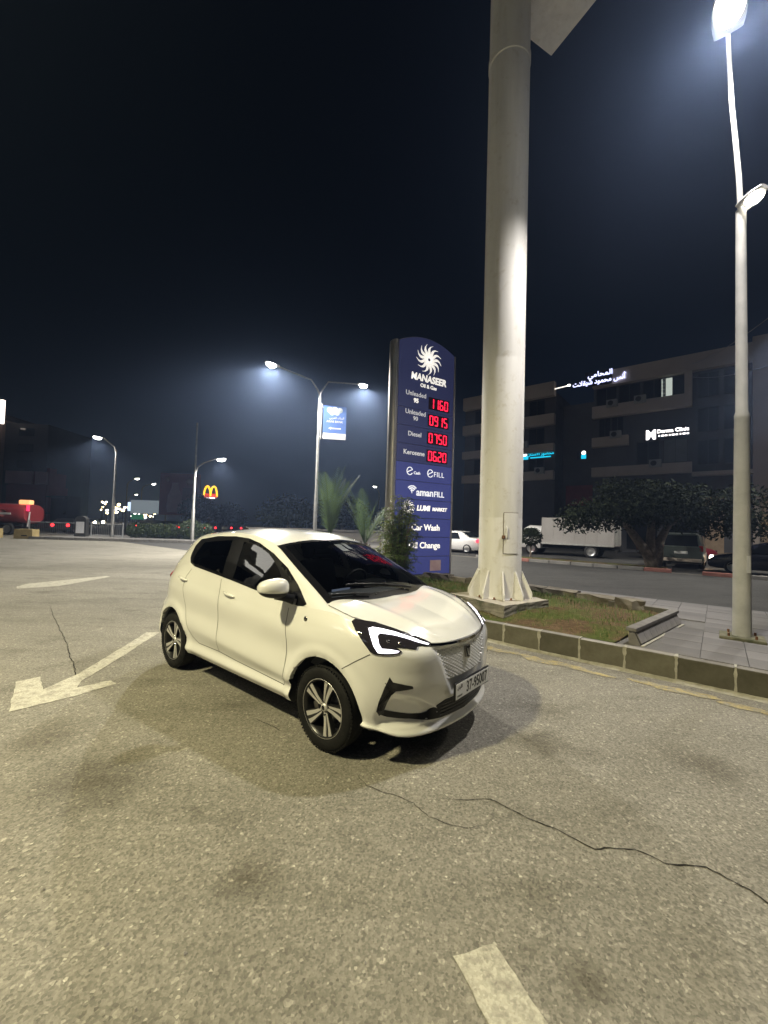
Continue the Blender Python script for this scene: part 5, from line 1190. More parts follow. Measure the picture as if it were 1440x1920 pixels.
# old street tree
tz = sn(-2.3, 22.1, .1)
limb_tree('street_tree', 'broad dark-leaved old tree with a forked pale trunk beside the street', 'tree', tz,
          [([(0, 0, 0), (-.15, .05, .5), (-.55, .1, 1.1), (-1.1, .2, 1.9), (-1.6, .3, 2.5)], [.30, .24, .20, .15, .09]), ([(.05, 0, 0), (.25, 0, .5), (.35, .1, 1.1), (.7, .1, 1.8), (1.4, .0, 2.5)], [.28, .22, .19, .14, .08]), ([(0, 0, .2), (-.05, .1, 1.0), (.0, .1, 1.9), (.1, .1, 2.8)], [.26, .2, .15, .08])],
          [(-2.2, .3, 2.35, 1.9, 1.7, .85), (-.6, 0, 2.9, 2.0, 1.8, 1.1), (1.1, -.2, 2.75, 1.9, 1.7, 1.15), (2.6, -.5, 2.3, 1.5, 1.4, .95), (0, .4, 3.3, 2.2, 1.6, .8), (-3.2, .6, 2.0, 1.1, 1.1, .6), (3.5, -1.6, 2.1, 1.3, 1.0, .8), (4.6, -2.6, 2.2, 1.2, 1.0, .9), (3.0, -1.2, 3.2, 1.2, 1.0, .6), (-1.6, .2, 3.6, 1.0, 1.0, .5)], 16000, .17, M_DARKLEAF, seed=2, hollow=.25)
limb_tree('topiary_tree', 'small round clipped tree standing in front of the box truck', 'tree', sn(-8.3, 23.4, .0), [([(0, 0, 0), (0, 0, .8)], [.06, .05])], [(0, 0, 1.25, .62, .62, .52)], 2600, .10, M_DARKLEAF, seed=4, hollow=.75)
# vehicles: shaped by a side profile, rounded and narrowed towards the roof
M_TYRE2 = mat('far_tyre', (.012, .012, .012), .8); M_RIM2 = mat('far_rim', (.45, .45, .45), .3, .9)
M_TAILON = mat('lit_tail_lamp', (.5, .02, .03), .3, emit=(1.0, .03, .06), estr=3.2); M_HEADON = mat('lit_head_lamp', (.9, .9, .85), .3, emit=(1.0, .90, .72), estr=9.0); M_REDDIM = mat('tail_lamp_dim', (.4, .03, .03), .3, emit=(1, .06, .05), estr=.8)
def car_loft(prof, W, tum=.0, r=.06):
    """prof: list of (x, zlow, ztop, zbelt) -> rounded hull rings"""
    rings = []
    for (x, z0, z1, zb, k) in prof:
        hw = W / 2 * k; top = max(z1, z0 + .05); tw = hw * (1 - tum * max(0, (z1 - zb)) / .6)
        rings.append([(x, -hw * .90, z0), (x, -hw, z0 + (zb - z0) * .25), (x, -hw, zb - .05), (x, -hw * .97, min(zb, top)), (x, -tw * .93, top - (top - zb) * .10 if top > zb else top), (x, -tw * .75, top), (x, tw * .75, top), (x, tw * .93, top - (top - zb) * .10 if top > zb else top), (x, hw * .97, min(zb, top)), (x, hw, zb - .05), (x, hw, z0 + (zb - z0) * .25), (x, hw * .90, z0)])
    return rings
def small_wheels(o, xs, W, r, rim=True):
    for x in xs:
        for s_ in (-1, 1):
            M_ = Matrix.Translation((x, s_ * (W / 2 - .10), r)) @ Matrix.Rotation(-s_ * math.pi / 2, 4, 'X'); w = MB().lathe([(0, -.10), (r * .9, -.10), (r, -.06), (r, .06), (r * .9, .10), (r * .66, .105)], 24, M_).build('wheel', M_TYRE2, o)
            MB().lathe([(r * .66, .10), (r * .60, .085), (r * .2, .10), (0, .105)], 20, M_).build('rim', M_RIM2, w)
def far_car(name, label, loc, rz, paint, L=4.4, W=1.75, H=1.45, head=None, tail=None, group=None, hatch=False):
    o = thing(name, label, 'car', loc, rz, group); f, b = L / 2, -L / 2; zb = H * .60; k = H / 1.45
    tailx = [(b + .03, .40 * k, .85 * k, zb, .86), (b + .12, .24 * k, .98 * k, zb + .05, .95), (b + .75 if not hatch else b + .35, .22 * k, 1.02 * k, zb + .05, 1.0)]
    prof = tailx + [(b + 1.35 if not hatch else b + .75, .22 * k, H * .96, zb, 1.0), (b + 1.9, .22 * k, H, zb, 1.0), (.15, .22 * k, H * .985, zb, 1.0), (.55, .22 * k, H * .90, zb, 1.0), (1.15, .22 * k, zb + .06, zb, 1.0), (f - .35, .22 * k, zb - .06, zb - .08, .97), (f - .08, .26 * k, zb - .20, zb - .22, .88), (f, .36 * k, zb - .30, zb - .32, .80)]
    mb = MB(); mb.ring(car_loft(prof, W, .22)); bdy = auto_smooth(mb.build('body', paint, o), 40)
    x0, x1 = (b + 1.25, 1.0) if not hatch else (b + .7, 1.0)
    for s_ in (-1, 1):
        P = [(x1 - .12, zb + .045), (x0 + .1, zb + .045), (x0 + .35, H * .915), (.35, H * .905)]
        MB().add([(x, s_ * (W / 2 * (.972 - .22 * (z - zb) / .6 * .9) + .006), z) for x, z in P], [(0, 1, 2, 3)]).build('window', M_GLASSD, o)
    MB().add([(1.10, -W * .40, zb + .075), (1.10, W * .40, zb + .075), (.60, W * .345, H * .905), (.60, -W * .345, H * .905)], [(0, 1, 2, 3)]).build('windscreen', M_GLASSD, o)
    xr = b + .74 if not hatch else b + .34
    MB().add([(xr + .02, -W * .38, 1.05 * k), (xr + .02, W * .38, 1.05 * k), (xr + .56, W * .34, H * .955), (xr + .56, -W * .34, H * .955)], [(0, 1, 2, 3)]).build('rear_window', M_GLASSD, o)
    for s_ in (-1, 1):
        MB().box((b + .10, s_ * W * .39, zb - .02), (.20, W * .24, .20), bev=.02).build('tail_lamp', tail or M_TAIL, o)
        MB().box((f - .16, s_ * W * .345, zb - .20), (.22, W * .15, .12), bev=.02).build('head_lamp', head or M_GLASSD, o)
    MB().box((b + .02, 0, .45 * k), (.05, .5, .12)).build('number_plate', M_PLATE, o)
    small_wheels(o, (b + .85, f - .85), W, .31)
    return o
M_PW = mat('far_white_paint', (.62, .61, .60), .35, coat=.5); M_PB = mat('navy_paint', (.010, .012, .030), .25, coat=.6); M_PR = mat('far_red_paint', (.16, .012, .02), .35, coat=.4); M_PG = mat('grey_green_paint', (.06, .075, .07), .35, coat=.4); M_PBG = noisy('beige_paint', (.42, .36, .30), (.5, .43, .36), 2, .4)
far_car('sedan_car', 'white sedan with red tail lamps lit driving on the street behind the price sign', sn(-13.9, 24.6, 0), STREET_RZ + math.pi, M_PW, tail=M_TAILON)
far_car('hatchback_car', 'dark navy car with a lit head lamp parked behind the near lamp post', sn(1.75, 23.9, 0), STREET_RZ + math.pi, M_PB, 4.2, 1.72, 1.42, head=M_HEADON)
far_car('sedan_car', 'dim red car parked in front of the office building entrance', sn(-2.2, 33, 0), STREET_RZ + .3, M_PR, 4.2, 1.7, 1.4)
lamp_light('head_lamp_light', sn(-.55, 24.2, .62), 1500, (1.0, .60, .30), None, 120, .7, .06, aim=sn(-2.2, 33, .6))
# estate van next to the tree
vn = thing('minivan', 'grey-green minivan seen from behind next to the old street tree', 'van', sn(-1.35, 26.2, 0), R(50)); Lv, Wv, Hv = 4.3, 1.72, 1.72
mb = MB(); mb.ring(car_loft([(-2.15, .35, 1.05, 1.0, .92), (-2.10, .28, 1.10, 1.0, .98), (-1.95, .25, Hv * .97, 1.0, 1.0), (-1.4, .25, Hv, 1.0, 1.0), (.3, .25, Hv * .99, 1.0, 1.0), (.75, .25, Hv * .93, 1.0, 1.0), (1.35, .25, 1.08, 1.0, 1.0), (2.0, .27, .90, .88, .94), (2.15, .35, .75, .72, .86)], Wv, .16)); auto_smooth(mb.build('body', M_PG, vn), 40)
MB().add([(-2.115, -.66, 1.08), (-2.115, .66, 1.08), (-1.985, .60, 1.60), (-1.985, -.60, 1.60)], [(0, 1, 2, 3)]).build('rear_window', M_GLASSD, vn)
for s_ in (-1, 1):
    MB().box((-2.10, s_ * .76, .98), (.10, .15, .28), bev=.02).build('tail_lamp', M_REDDIM if s_ > 0 else M_TAIL, vn); MB().add([(-1.8, s_ * .868, 1.08), (.9, s_ * .868, 1.08), (.4, s_ * .79, 1.56), (-1.7, s_ * .79, 1.58)], [(0, 1, 2, 3)]).build('window', M_GLASSD, vn)
MB().box((-2.17, 0, .42), (.14, 1.6, .16), bev=.03).build('bumper', M_PBG, vn); MB().box((-2.16, 0, .78), (.03, .52, .12)).build('number_plate', M_PLATE, vn); small_wheels(vn, (-1.35, 1.35), Wv, .31)
MB().box((0, -Wv / 2 - .004, .52), (2.9, .02, .42)).build('lower_panel', M_PBG, vn); MB().box((0, Wv / 2 + .004, .52), (2.9, .02, .42)).build('lower_panel', M_PBG, vn)
# box truck
tk = thing('box_truck', 'white box truck parked along the far side under the old street tree', 'truck', sn(-7.7, 28.6, 0), STREET_RZ + math.pi); M_BOX = noisy('truck_box_white', (.24, .225, .21), (.30, .285, .27), .8, .6); M_DOORW = noisy('truck_door_pale', (.32, .32, .30), (.40, .40, .37), 2, .5)
MB().box((-.75, 0, 1.62), (4.3, 2.0, 1.75), bev=.03).build('cargo_box', M_BOX, tk)
for s_ in (-1, 1): MB().box((-2.92, s_ * .48, 1.62), (.05, .90, 1.62), bev=.01).build('cargo_door', M_DOORW, tk)
for x in np.arange(-2.6, 1.3, .65):
    for s_ in (-1, 1): MB().box((x, s_ * 1.006, 1.62), (.035, .02, 1.68)).build('side_rib', M_BOX, tk)
for s_ in (-1, 1): MB().box((-.75, s_ * 1.012, .80), (4.3, .03, .10)).build('side_rail', M_GALV, tk)
for y in (-.85, -.2, .2, .85): MB().tube([(-2.96, y, .85), (-2.96, y, 2.4)], .02, 6).build('lock_rod', M_GALV, tk)
MB().box((-.4, 0, .62), (5.4, .8, .22)).build('chassis', M_UNDER, tk); MB().box((-2.98, 0, .50), (.10, 1.8, .14)).build('rear_bumper', M_UNDER, tk)
mb = MB(); mb.ring(car_loft([(1.5, .45, 1.95, 1.1, 1.0), (2.3, .45, 1.98, 1.1, 1.0), (2.62, .45, 1.80, 1.1, .98), (2.85, .45, 1.15, 1.1, .97), (2.95, .5, 1.0, .98, .93)], 1.8, .08)); auto_smooth(mb.build('cab', M_PW, tk), 40)
MB().add([(2.78, -.78, 1.25), (2.78, .78, 1.25), (2.64, .72, 1.76), (2.64, -.72, 1.76)], [(0, 1, 2, 3)]).build('windscreen', M_GLASSD, tk)
for s_ in (-1, 1): MB().add([(1.75, s_ * .905, 1.2), (2.6, s_ * .905, 1.2), (2.5, s_ * .875, 1.78), (1.75, s_ * .875, 1.78)], [(0, 1, 2, 3)]).build('window', M_GLASSD, tk)
small_wheels(tk, (2.1, -1.6), 1.85, .40)
for s_ in (-1, 1): MB().lathe([(.46, -.14), (.46, .14)], 14, Matrix.Translation((-1.6, s_ * .82, .40)) @ Matrix.Rotation(math.pi / 2, 4, 'X'), 0, math.pi).build('mudguard', M_UNDER, tk)
# overhead cables
M_CABLE = mat('cable_grey', (.30, .30, .32), .6)
def cable(a, b, sag, r, label):
    P = [Vector(a).lerp(Vector(b), t) - Vector((0, 0, sag * 4 * t * (1 - t))) for t in np.linspace(0, 1, 24)]
    o = MB().tube(P, r, 6).build('overhead_cable', M_CABLE); return tag(o, label, 'cable')
cable((13.0, 11.0, 9.9), sn(-1.6, 39.8, 15.2), .5, .018, 'upper overhead cable crossing the street to the office building')
cable((14.5, 13.0, 8.0), sn(-1.6, 40, 14.2), .4, .020, 'lower overhead cable running to the office building facade')
# ------------------------------------------------------------------ far left
M_FK = noisy('left_kerb_stone', (.13, .125, .115), (.2, .19, .175), 2, .9)
lk = bpy.data.objects.new('left_kerb', None); C.objects.link(lk); tag(lk, 'low kerb on the far side of the lot', kind='structure')
KA, KB_ = Vector((-24.3, 27.9, 0)), Vector((6.0, 29.4, 0)); d = (KB_ - KA); nL = d.length; d.normalize(); rzl = math.atan2(d.y, d.x); cnt = int(nL / 1.0); lb = MB(); lb.box((0, 0, 0), (.98, .16, .18), bev=.015); l0 = None
for k in range(cnt):
    p = KA + d * (k + .5) + Vector((0, 0, .09))
    if l0 is None: l0 = lb.build('kerb_stone', M_FK, lk, p); oo = l0
    else: oo = link('kerb_stone', l0.data, M_FK, lk, p)
    oo.rotation_euler = (0, 0, rzl)
nrm_ = Vector((-d.y, d.x, 0))
g = MB(); P = [KA + nrm_ * .07, KB_ + nrm_ * .07, KB_ + nrm_ * 7, KA + nrm_ * 7]; g.prism([(p.x, p.y) for p in P], -.02, .15); tag(g.build('far_pavement', M_CONC), 'paved strip with railings beyond the lot', kind='structure')
# railing
M_RAIL = noisy('railing_grey', (.22, .23, .24), (.34, .35, .36), 4, .5, .4)
def railing(p0, p1, label):
    v = p1 - p0; L = v.length; o = thing('railing', label, 'railing', p0, math.atan2(v.y, v.x), 'railings along the far pavement')
    for z in (.12, .98): MB().tube([(0, 0, z), (L, 0, z)], .03, 8).build('rail', M_RAIL, o)
    n = int(L / 2.2)
    for k in range(n + 1): MB().tube([(L * k / n, 0, 0), (L * k / n, 0, 1.12)], .055, 8).build('post', M_RAIL, o)
    for k in range(int(L / .14)): MB().tube([(.07 + k * .14, 0, .12), (.07 + k * .14, 0, .98)], .011, 4, caps=False).build('baluster', M_RAIL, o)
    return o
def at_left(t, off): return KA + d * t + nrm_ * off + Vector((0, 0, .15))
railing(at_left(-2.4, 3.0), at_left(1.2, 2.9), 'grey metal railing next to the yellow concrete blocks')
railing(at_left(2.2, 2.9), at_left(4.6, 2.8), 'grey metal railing next to the dark hedge')
# notice cabinet between the railings
nb = thing('notice_cabinet', 'dark rounded cabinet with a white notice between the railings', 'cabinet', at_left(1.7, 2.6), rzl); MB().prism([(-.42, 0), (.42, 0), (.42, 1.25)] + [(.42 * math.cos(a), 1.25 + .3 * math.sin(a)) for a in np.linspace(.2, 2.94, 9)] + [(-.42, 1.25)], -.18, .18, Matrix(((1, 0, 0, 0), (0, 0, 1, 0), (0, 1, 0, 0), (0, 0, 0, 1)))).build('body', mat('cabinet_dark', (.05, .05, .05), .5), nb); MB().box((0, -.19, .68), (.58, .02, .85)).build('notice', mat('notice_white', (.6, .6, .6), .6, emit=(.6, .6, .62), estr=.12), nb)
# concrete blocks
M_YB = noisy('yellow_concrete', (.33, .25, .10), (.45, .35, .17), 3, .85, bump=.4, bscale=14)
for k, (x, y, lab) in enumerate(((-24.75, 28.2, 'yellow concrete barrier block with a forklift slot behind the arrow marking'), (-27.2, 28.1, 'yellow concrete barrier block next to the red tanker'))):
    o = thing('concrete_block', lab, 'barrier', (x, y, 0), rzl, 'yellow barrier blocks')
    MB().prism([(-.62, 0), (.62, 0), (.60, .66), (-.60, .66)], -.3, .3, Matrix(((1, 0, 0, 0), (0, 0, 1, 0), (0, 1, 0, 0), (0, 0, 0, 1)))).build('block', M_YB, o); MB().box((.08, -.30, .22), (.36, .03, .07)).build('lifting_slot', M_UNDER, o)
# red tanker
M_TANK = noisy('tanker_red', (.24, .028, .034), (.31, .042, .046), .7, .4); M_TANKD = noisy('tanker_end', (.24, .07, .075), (.30, .10, .10), .8, .5); M_ORNG = mat('beacon_orange', (.8, .4, .2), .4, emit=(1.0, .42, .16), estr=1.3)
tn = thing('tanker_truck', 'red fuel tanker trailer parked beyond the yellow concrete blocks', 'tanker', (-31.6, 33.4, 0), rzl)
rings = []
for x in (-4.2, -4.0, 2.2, 2.55, 2.7): 
    k = {-4.2: .9, -4.0: 1.0, 2.2: 1.0, 2.55: .97, 2.7: .9}[x]; rings.append([(x, 1.15 * k * math.copysign(abs(math.cos(a)) ** .75, math.cos(a)), 1.75 + .80 * k * math.copysign(abs(math.sin(a)) ** .7, math.sin(a))) for a in np.linspace(0, 2 * math.pi, 29)[:-1]])
mb = MB(); mb.ring(rings); auto_smooth(mb.build('tank', M_TANK, tn), 50)
MB().box((-.8, 0, .82), (6.4, 1.6, .22)).build('chassis', M_UNDER, tn); MB().box((-.8, -1.14, 1.72), (5.2, .06, .16)).build('side_stripe', M_PW, tn); MB().box((-1.6, -1.05, .95), (3.6, .10, .55), bev=.04).build('mudguard', M_GALV, tn)
MB().box((2.35, -.4, 2.68), (.85, .5, .36), bev=.08).build('beacon', M_ORNG, tn); MB().box((2.78, -.75, 2.2), (.14, .32, .5), .3, bev=.05).build('marker_lamp', mat('marker_red', (.5, .02, .05), .3, emit=(1, .05, .16), estr=1.2), tn); MB().tube([(2.78, -.7, .7), (2.82, -.6, 1.9)], .06, 8).build('hose_arm', M_PW, tn)
small_wheels(tn, (-3.2, -2.2, 1.5), 2.2, .48)
for (x, r) in ((-1.4, .20), (1.2, .28)): MB().lathe([(0, .0), (r, .0), (r, .02)], 20, Matrix.Translation((x, -1.16, 1.75)) @ Matrix.Rotation(math.pi / 2, 4, 'X')).build('painted_emblem', M_TANKD, tn)
# lamp posts of the far pavement
def single_lamp(loc, label, h, dirv, L, power=0, extra=0.0, m=None, up=.25):
    o = thing('street_lamp', label, 'street lamp', loc, 0, 'street lamps'); dv = Vector((dirv[0], dirv[1], 0)).normalized()
    MB().tube([(0, 0, 0), (0, 0, h * .4), (0, 0, h * .41), (0, 0, h - .6 + extra)], [.12, .11, .085, .06], 12).build('pole', M_GALV, o)
    pts = [Vector((0, 0, h - .9)), Vector((0, 0, h - .35)) + dv * .15, Vector((0, 0, h - .02)) + dv * .6, Vector((0, 0, h + up)) + dv * L]; MB().tube(pts, [.06, .055, .05, .04], 10).build('arm', M_GALV, o)
    p = lamp_head(o, pts[-1], dv, .8, .38, m, -.12, drop=.18)
    if power: lamp_light('street_lamp_light', (p.x, p.y, p.z - .05), power, (1.0, .95, .85), o, 150, .3, .14)
    return o
single_lamp((-20.7, 31, .15), 'single-arm lamp post behind the railing with its bent arm over the tanker', 7.3, (-1, -.2), .9, 3200)
LB = single_lamp((-13.45, 28.6, .15), 'single-arm lamp post with a tall bare mast in front of the red billboard', 5.6, (1, .1), 1.3, 3000, extra=3.4)
for (x, y, h, dx, L, lab) in ((-38.2, 60.0, 7.3, 1, .9, 'distant lamp post above the traffic queue'), (-40.2, 67.0, 7.2, 1, 1.4, 'more distant lamp post above the traffic queue'), (-.8, 60, 7.2, -.2, .3, 'distant lamp post between the palms and the price sign'), (-60, 95, 7.0, 1, 1.2, 'distant lamp post over the junction')):
    single_lamp((x, y, 0), lab, h, (dx, .1), L, m=M_LAMPW)
# hedge, dark trees
hd = thing('hedge', 'dark clipped hedge behind the far kerb', 'hedge', at_left(5.3, 3.4), rzl); leaves('foliage', M_HEDGE, [(k * .8, 0, .55, .75, .8, .62) for k in range(6)], 5200, .16, hd, 6, hollow=.7)
hd = thing('hedge', 'rounded bush beside the lamp post with the bare mast', 'hedge', at_left(9.6, 3.0), rzl); leaves('foliage', M_HEDGE, [(0, 0, .7, .9, .8, .8), (.9, .2, .6, .7, .7, .65)], 2600, .16, hd, 7, hollow=.7)
for k, (x, y, r, h, lab) in enumerate(((-9.5, 40, 2.6, 4.6, 'dark round tree standing behind the hatchback roof'), (-4.6, 44, 3.2, 5.0, 'wide dark tree behind the double-arm lamp post'), (-26.5, 58, 2.4, 5.6, 'dark tree next to the red billboard'), (1.8, 48, 2.8, 4.5, 'dark tree standing far behind the palms'), (-20.5, 54, 2.0, 4.2, 'dark tree below the yellow arched sign'))):
    limb_tree('dark_tree', lab, 'tree', (x, y, 0), [([(0, 0, 0), (.1, 0, 1.2), (0, 0, 2.2)], [.22, .18, .12]), ([(0, 0, 1.2), (.7, .2, 2.4)], [.12, .06])], [(0, 0, h * .62, r, r, h * .36), (r * .5, .2, h * .5, r * .7, r * .7, h * .26), (-r * .5, -.2, h * .52, r * .7, r * .7, h * .28)], 3600, .32, M_DARKLEAF, 'dark trees beyond the lot', 30 + k)
M_LOWW = noisy('low_boundary_wall', (.13, .12, .105), (.20, .185, .16), .7, .9, bump=.3, bscale=5)
bw = thing('boundary_wall', 'low stone boundary wall behind the palms', 'wall', (-13, 38.5, 0), .08); kx = 0; random.seed(77); wme = None
MB().box((10, .12, .5), (20, .2, 1.0)).build('wall_core', M_LOWW, bw)
for k in range(24):
    L = random.uniform(.7, .95); MB().box((kx + L / 2, -.02, 1.06 + random.uniform(-.03, .03)), (L - .03, .36, .16), bev=.03).build('coping_stone', M_LOWW, bw); kx += L
# building, kiosk, billboard, lit arches sign
M_BB = noisy('far_building_brown', (.24, .175, .14), (.31, .23, .185), .15, .9); M_BBD = noisy('far_building_dark', (.02, .02, .022), (.03, .03, .032), .2, .7)
lb_ = thing('far_building', 'dim brown building with a dark stair tower at the edge of the lot', 'building', (-70, 66, 0), .05)
MB().box((-2, 0, 8.6), (26, 10, 15.4)).build('wall', M_BB, lb_); MB().box((-2, -.2, 16.6), (26.8, 10.8, .7)).build('roof_slab', M_BBD, lb_); MB().box((14.2, .6, 7.9), (6.4, 10, 15.8)).build('stair_tower', M_BBD, lb_); MB().box((-2, -5.05, 6.3), (26, .12, .9)).build('dark_band', M_BBD, lb_)
for i in range(5):
    for j in range(3):
        w = MB().box((-12.5 + i * 5.0, -5.03, 8.6 + j * 2.9), (1.6, .10, 1.5)).build('window', M_FRAMED, lb_); MB().box((-12.5 + i * 5.0, -5.09, 8.6 + j * 2.9), (1.4, .03, 1.3)).build('pane', M_GLASSD, w)
for i in range(6): MB().box((14.2, -4.46, 2.0 + i * 2.5), (2.2, .08, 1.2)).build('window', M_GLASSD, lb_)
vs_ = thing('vertical_lit_sign', 'tall narrow white lit sign on the dim brown building', 'sign', (-57.6, 60.2, 15.2), .05); MB().box((0, 0, 1.8), (.45, .5, 3.6), bev=.08).build('sign_body', mat('lit_white_sign', (.9, .85, .8), .4, emit=(1.0, .86, .74), estr=3.0), vs_)
ki = thing('kiosk', 'dark red kiosk with a pale fascia left of the traffic', 'kiosk', (-47.5, 55.5, 0), .05); M_KR = noisy('kiosk_red', (.22, .04, .05), (.30, .06, .07), .5, .6); M_KP = noisy('kiosk_pink', (.45, .24, .24), (.52, .30, .30), .6, .6)
MB().box((0, 0, 2.8), (5.0, 4, 5.6)).build('wall', M_KR, ki); MB().box((-.9, -2.05, 6.6), (3.4, .3, 1.7), bev=.1).build('fascia', M_KP, ki); MB().box((1.9, -2.05, 6.6), (1.5, .3, 1.7), bev=.1).build('fascia', M_KP, ki); MB().box((-.2, .2, 6.5), (4.8, 3.6, 2.0)).build('upper_storey', M_KR, ki); MB().box((2.55, -1.2, 4.0), (.4, 1.2, 8.0)).build('pier', M_KR, ki)
for z in (1.2, 3.4): MB().box((3.6, -1.0, z + .8), (2.4, 1.8, .16)).build('canopy', M_BBD, ki); 
MB().box((3.6, 0, 2.2), (2.4, 2.6, 4.4)).build('annex', M_BBD, ki)
bb_ = thing('billboard', 'dim red billboard with a pale bottle print behind the bare mast', 'billboard', (-30.3, 60, 0), .12); M_BR = noisy('billboard_red', (.30, .07, .08), (.38, .10, .105), .6, .7); M_BRD = noisy('billboard_dark_red', (.15, .035, .04), (.20, .05, .055), .7, .7); M_BRP = noisy('billboard_print_pale', (.50, .28, .27), (.58, .34, .33), 1.4, .7)
MB().box((0, 0, 5.4), (5.6, .4, 6.2), bev=.05).build('panel', M_BR, bb_); MB().box((1.5, -.22, 4.6), (2.2, .03, 3.6)).build('printed_block', M_BRD, bb_)
MB().prism([(-1.6, 2.7), (.2, 2.7), (.45, 3.6), (.3, 5.2), (-.1, 6.2), (-.25, 7.1), (-1.05, 7.1), (-1.2, 6.2), (-1.6, 5.2), (-1.75, 3.6)], -.25, -.21, Matrix(((1, 0, 0, 0), (0, 0, 1, 0), (0, 1, 0, 0), (0, 0, 0, 1)))).build('bottle_print', M_BRP, bb_)
for x, z, r in ((-1.7, 7.6, .35), (1.3, 7.3, .5)): MB().lathe([(0, 0), (r, 0), (r, .03)], 18, Matrix.Translation((x, -.21, z)) @ Matrix.Rotation(math.pi / 2, 4, 'X')).build('emblem_print', M_BRP, bb_)
for x in (-2, 2): MB().tube([(x, .3, 0), (x, .3, 7.5)], .14, 8).build('leg', M_GALV, bb_)
M_ARCH = mat('yellow_neon', (.9, .6, .05), .4, emit=(1.0, .50, .012), estr=2.2); M_ARCHR = mat('red_neon', (.6, .05, .03), .4, emit=(1.0, .07, .03), estr=.8)
ms = thing('arches_sign', 'glowing yellow double-arch sign on a distant pole', 'sign', (-34.4, 80, 0), .1); MB().tube([(0, .2, 0), (0, .2, 6.2)], .2, 10).build('pole', M_GALV, ms)
MB().box((0, .15, 6.65), (2.5, .3, .75), bev=.1).build('red_plate', M_ARCHR, ms); MB().box((0, -.05, 6.15), (1.75, .2, .22), bev=.05).build('white_bar', M_SWHITE, ms)
def arch(sx): return [(sx * (.62 + .62 * math.cos(a)), 0, 6.5 + 1.95 * math.sin(a)) for a in np.linspace(0, math.pi, 17)]
am = MB(); am.tube(arch(1), .17, 8); am.tube(arch(-1), .17, 8); am.build('arches', M_ARCH, ms)
# distant traffic
M_HW = mat('distant_head_lamp', (1, .95, .8), .3, emit=(1.0, .86, .58), estr=30); M_TR = mat('distant_tail_lamp', (.6, .02, .02), .3, emit=(1.0, .02, .025), estr=6)
def lights_car(x, y, rz, lamp, paint, label, grp, r=.15):
    o = thing('distant_car', label, 'car', (x, y, 0), rz, grp); mb = MB(); mb.ring(car_loft([(-2.1, .4, .9, .85, .9), (-1.9, .25, 1.0, .9, 1), (-1.1, .25, 1.4, .9, 1), (.2, .25, 1.42, .9, 1), (1.0, .25, .95, .9, 1), (2.0, .3, .75, .72, .9)], 1.75, .2)); auto_smooth(mb.build('body', paint, o), 40)
    for s_ in (-1, 1): MB().lathe([(0, .05), (r * .7, .03), (r, 0), (0, -.02)], 12, Matrix.Translation((-2.12, s_ * .62, .78)) @ Matrix.Rotation(-math.pi / 2, 4, 'Y')).build('lamp', lamp, o)
    small_wheels(o, (-1.35, 1.35), 1.7, .3); return o
M_DK = mat('distant_dark_paint', (.03, .03, .03), .4)
random.seed(3)
for k in range(9): lights_car(-50 - 2.3 * (k % 4) + random.uniform(-.6, .6), 70 + 7 * (k // 2) + random.uniform(-1, 1) + k, R(118) , M_HW, M_DK, 'distant car with glowing head lamps in the traffic queue', 'oncoming traffic queue', .22 + .03 * (k // 2))
for k in range(6): lights_car(-29.6 + 1.75 * (k % 3) - .9 * (k // 3) + random.uniform(-.5, .5), 50 + 5.5 * (k // 3) + random.uniform(-2, 2), R(95 + random.uniform(-25, 25)), M_TR, M_DK, 'distant car with red tail lamps waiting behind the hedge', 'queue of tail lamps', random.uniform(.08, .16))
for k in range(3): lights_car(-23.4 + 1.5 * k + random.uniform(-.3, .3), 50 + 2.3 * k, R(85 + 20 * k), M_TR, M_DK, 'distant car with red tail lamps right of the bare mast', 'tail lamps beside the mast', .12)
lights_car(-31.8, 41, R(110), M_TR, M_DK, 'distant car with red tail lamps behind the railing', None)
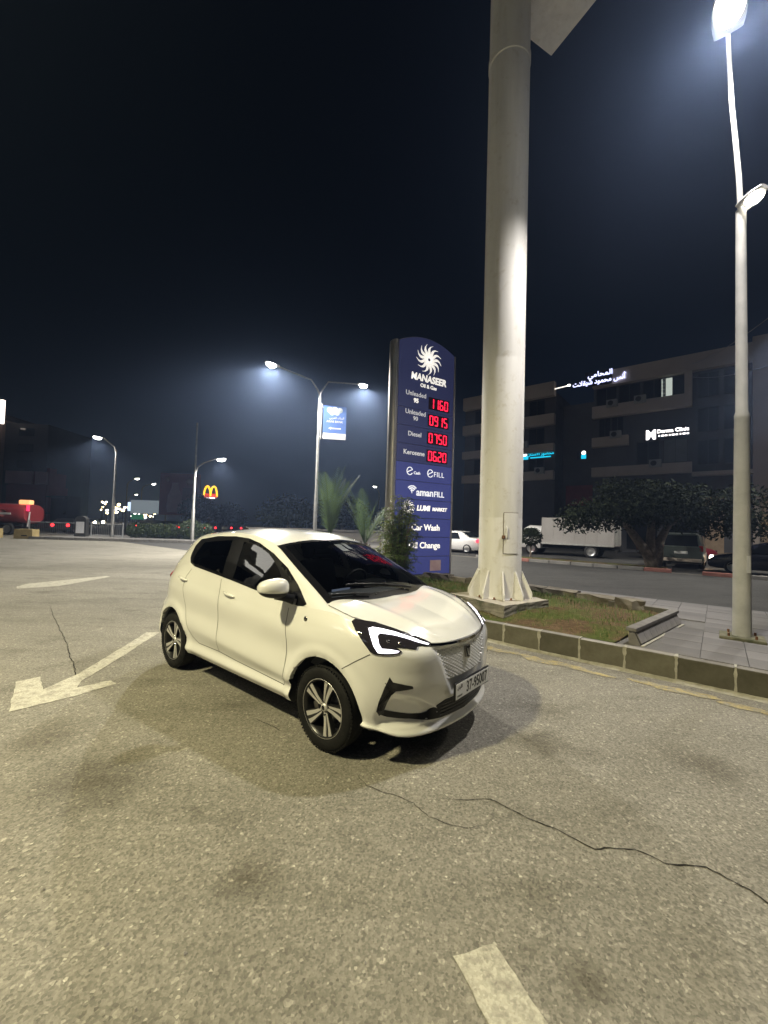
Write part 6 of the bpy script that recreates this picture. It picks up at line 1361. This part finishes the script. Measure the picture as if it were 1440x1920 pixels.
# far town: lit lamps on short poles
M_TOWN = mat('town_lamp_warm', (1, .9, .7), .4, emit=(1.0, .74, .36), estr=14); M_TOWNG = mat('town_lamp_green', (.1, .8, .4), .4, emit=(.05, .85, .35), estr=2.5); M_TOWNW = mat('town_lamp_white', (1, 1, 1), .4, emit=(1, .95, .85), estr=9)
for k in range(44):
    y = random.uniform(110, 190); u_ = random.uniform(-.70, -.565); z = random.uniform(1.8, 7.0) * y / 140
    o = thing('town_lamp', 'tiny distant street light glowing far down the road', 'light', (u_ * y, y, 0), 0, 'far street lights down the road'); MB().tube([(0, 0, 0), (0, 0, z)], .09, 6).build('pole', M_UNDER, o)
    MB().lathe([(0, -.42), (.42, -.12), (.42, .12), (0, .36)], 10, Matrix.Translation((0, 0, z))).build('globe', random.choice([M_TOWN, M_TOWN, M_TOWNW]), o)
for (x, y, z, w, h, m, lab) in ((-46.5, 78, 3.6, 2.8, 1.2, M_TOWNG, 'small green lit shop sign far down the road'), (-52, 84, 3.2, 2.2, 1.8, mat('lit_blue_white', (.6, .7, 1), .4, emit=(.6, .75, 1.0), estr=1.5), 'small pale blue lit sign far down the road')):
    o = thing('shop_sign', lab, 'sign', (x, y, 0)); MB().tube([(0, .1, 0), (0, .1, z)], .1, 6).build('pole', M_UNDER, o); MB().box((0, 0, z + h / 2), (w, .2, h), bev=.05).build('sign_panel', m, o)
rs = thing('road_sign', 'green and white direction board over the traffic', 'sign', (-37.8, 64, 0)); M_RSW = mat('road_sign_white', (.45, .5, .52), .5, emit=(.6, .7, .75), estr=.25)
for x in (-1.2, 1.2): MB().tube([(x, .1, 0), (x, .1, 4.2)], .09, 6).build('post', M_GALV, rs)
MB().box((0, 0, 3.5), (4.4, .12, 2.1), bev=.03).build('sign_panel', M_RSW, rs); MB().box((-1.0, -.08, 1.9), (2.0, .1, .8), bev=.03).build('sign_panel', mat('road_sign_green', (.05, .25, .12), .5, emit=(.1, .5, .25), estr=.2), rs)
# ------------------------------------------------------------------ haze added for the lamp halos
HAZE = 0.0019
hz = MB().box((0, 90, 26), (700, 700, 56)).build('haze', None); hz.data.materials.clear()
mh = bpy.data.materials.new('halo_haze'); mh.use_nodes = True; n_ = mh.node_tree.nodes; n_.remove(n_['Principled BSDF'])
pv = n_.new('ShaderNodeVolumePrincipled'); pv.inputs['Color'].default_value = (.44, .60, 1.0, 1); pv.inputs['Density'].default_value = HAZE; pv.inputs['Anisotropy'].default_value = .72
mh.node_tree.links.new(pv.outputs[0], n_['Material Output'].inputs['Volume']); hz.data.materials.append(mh)
tag(hz, 'thin haze added to put halos around the lamps', kind='stuff')
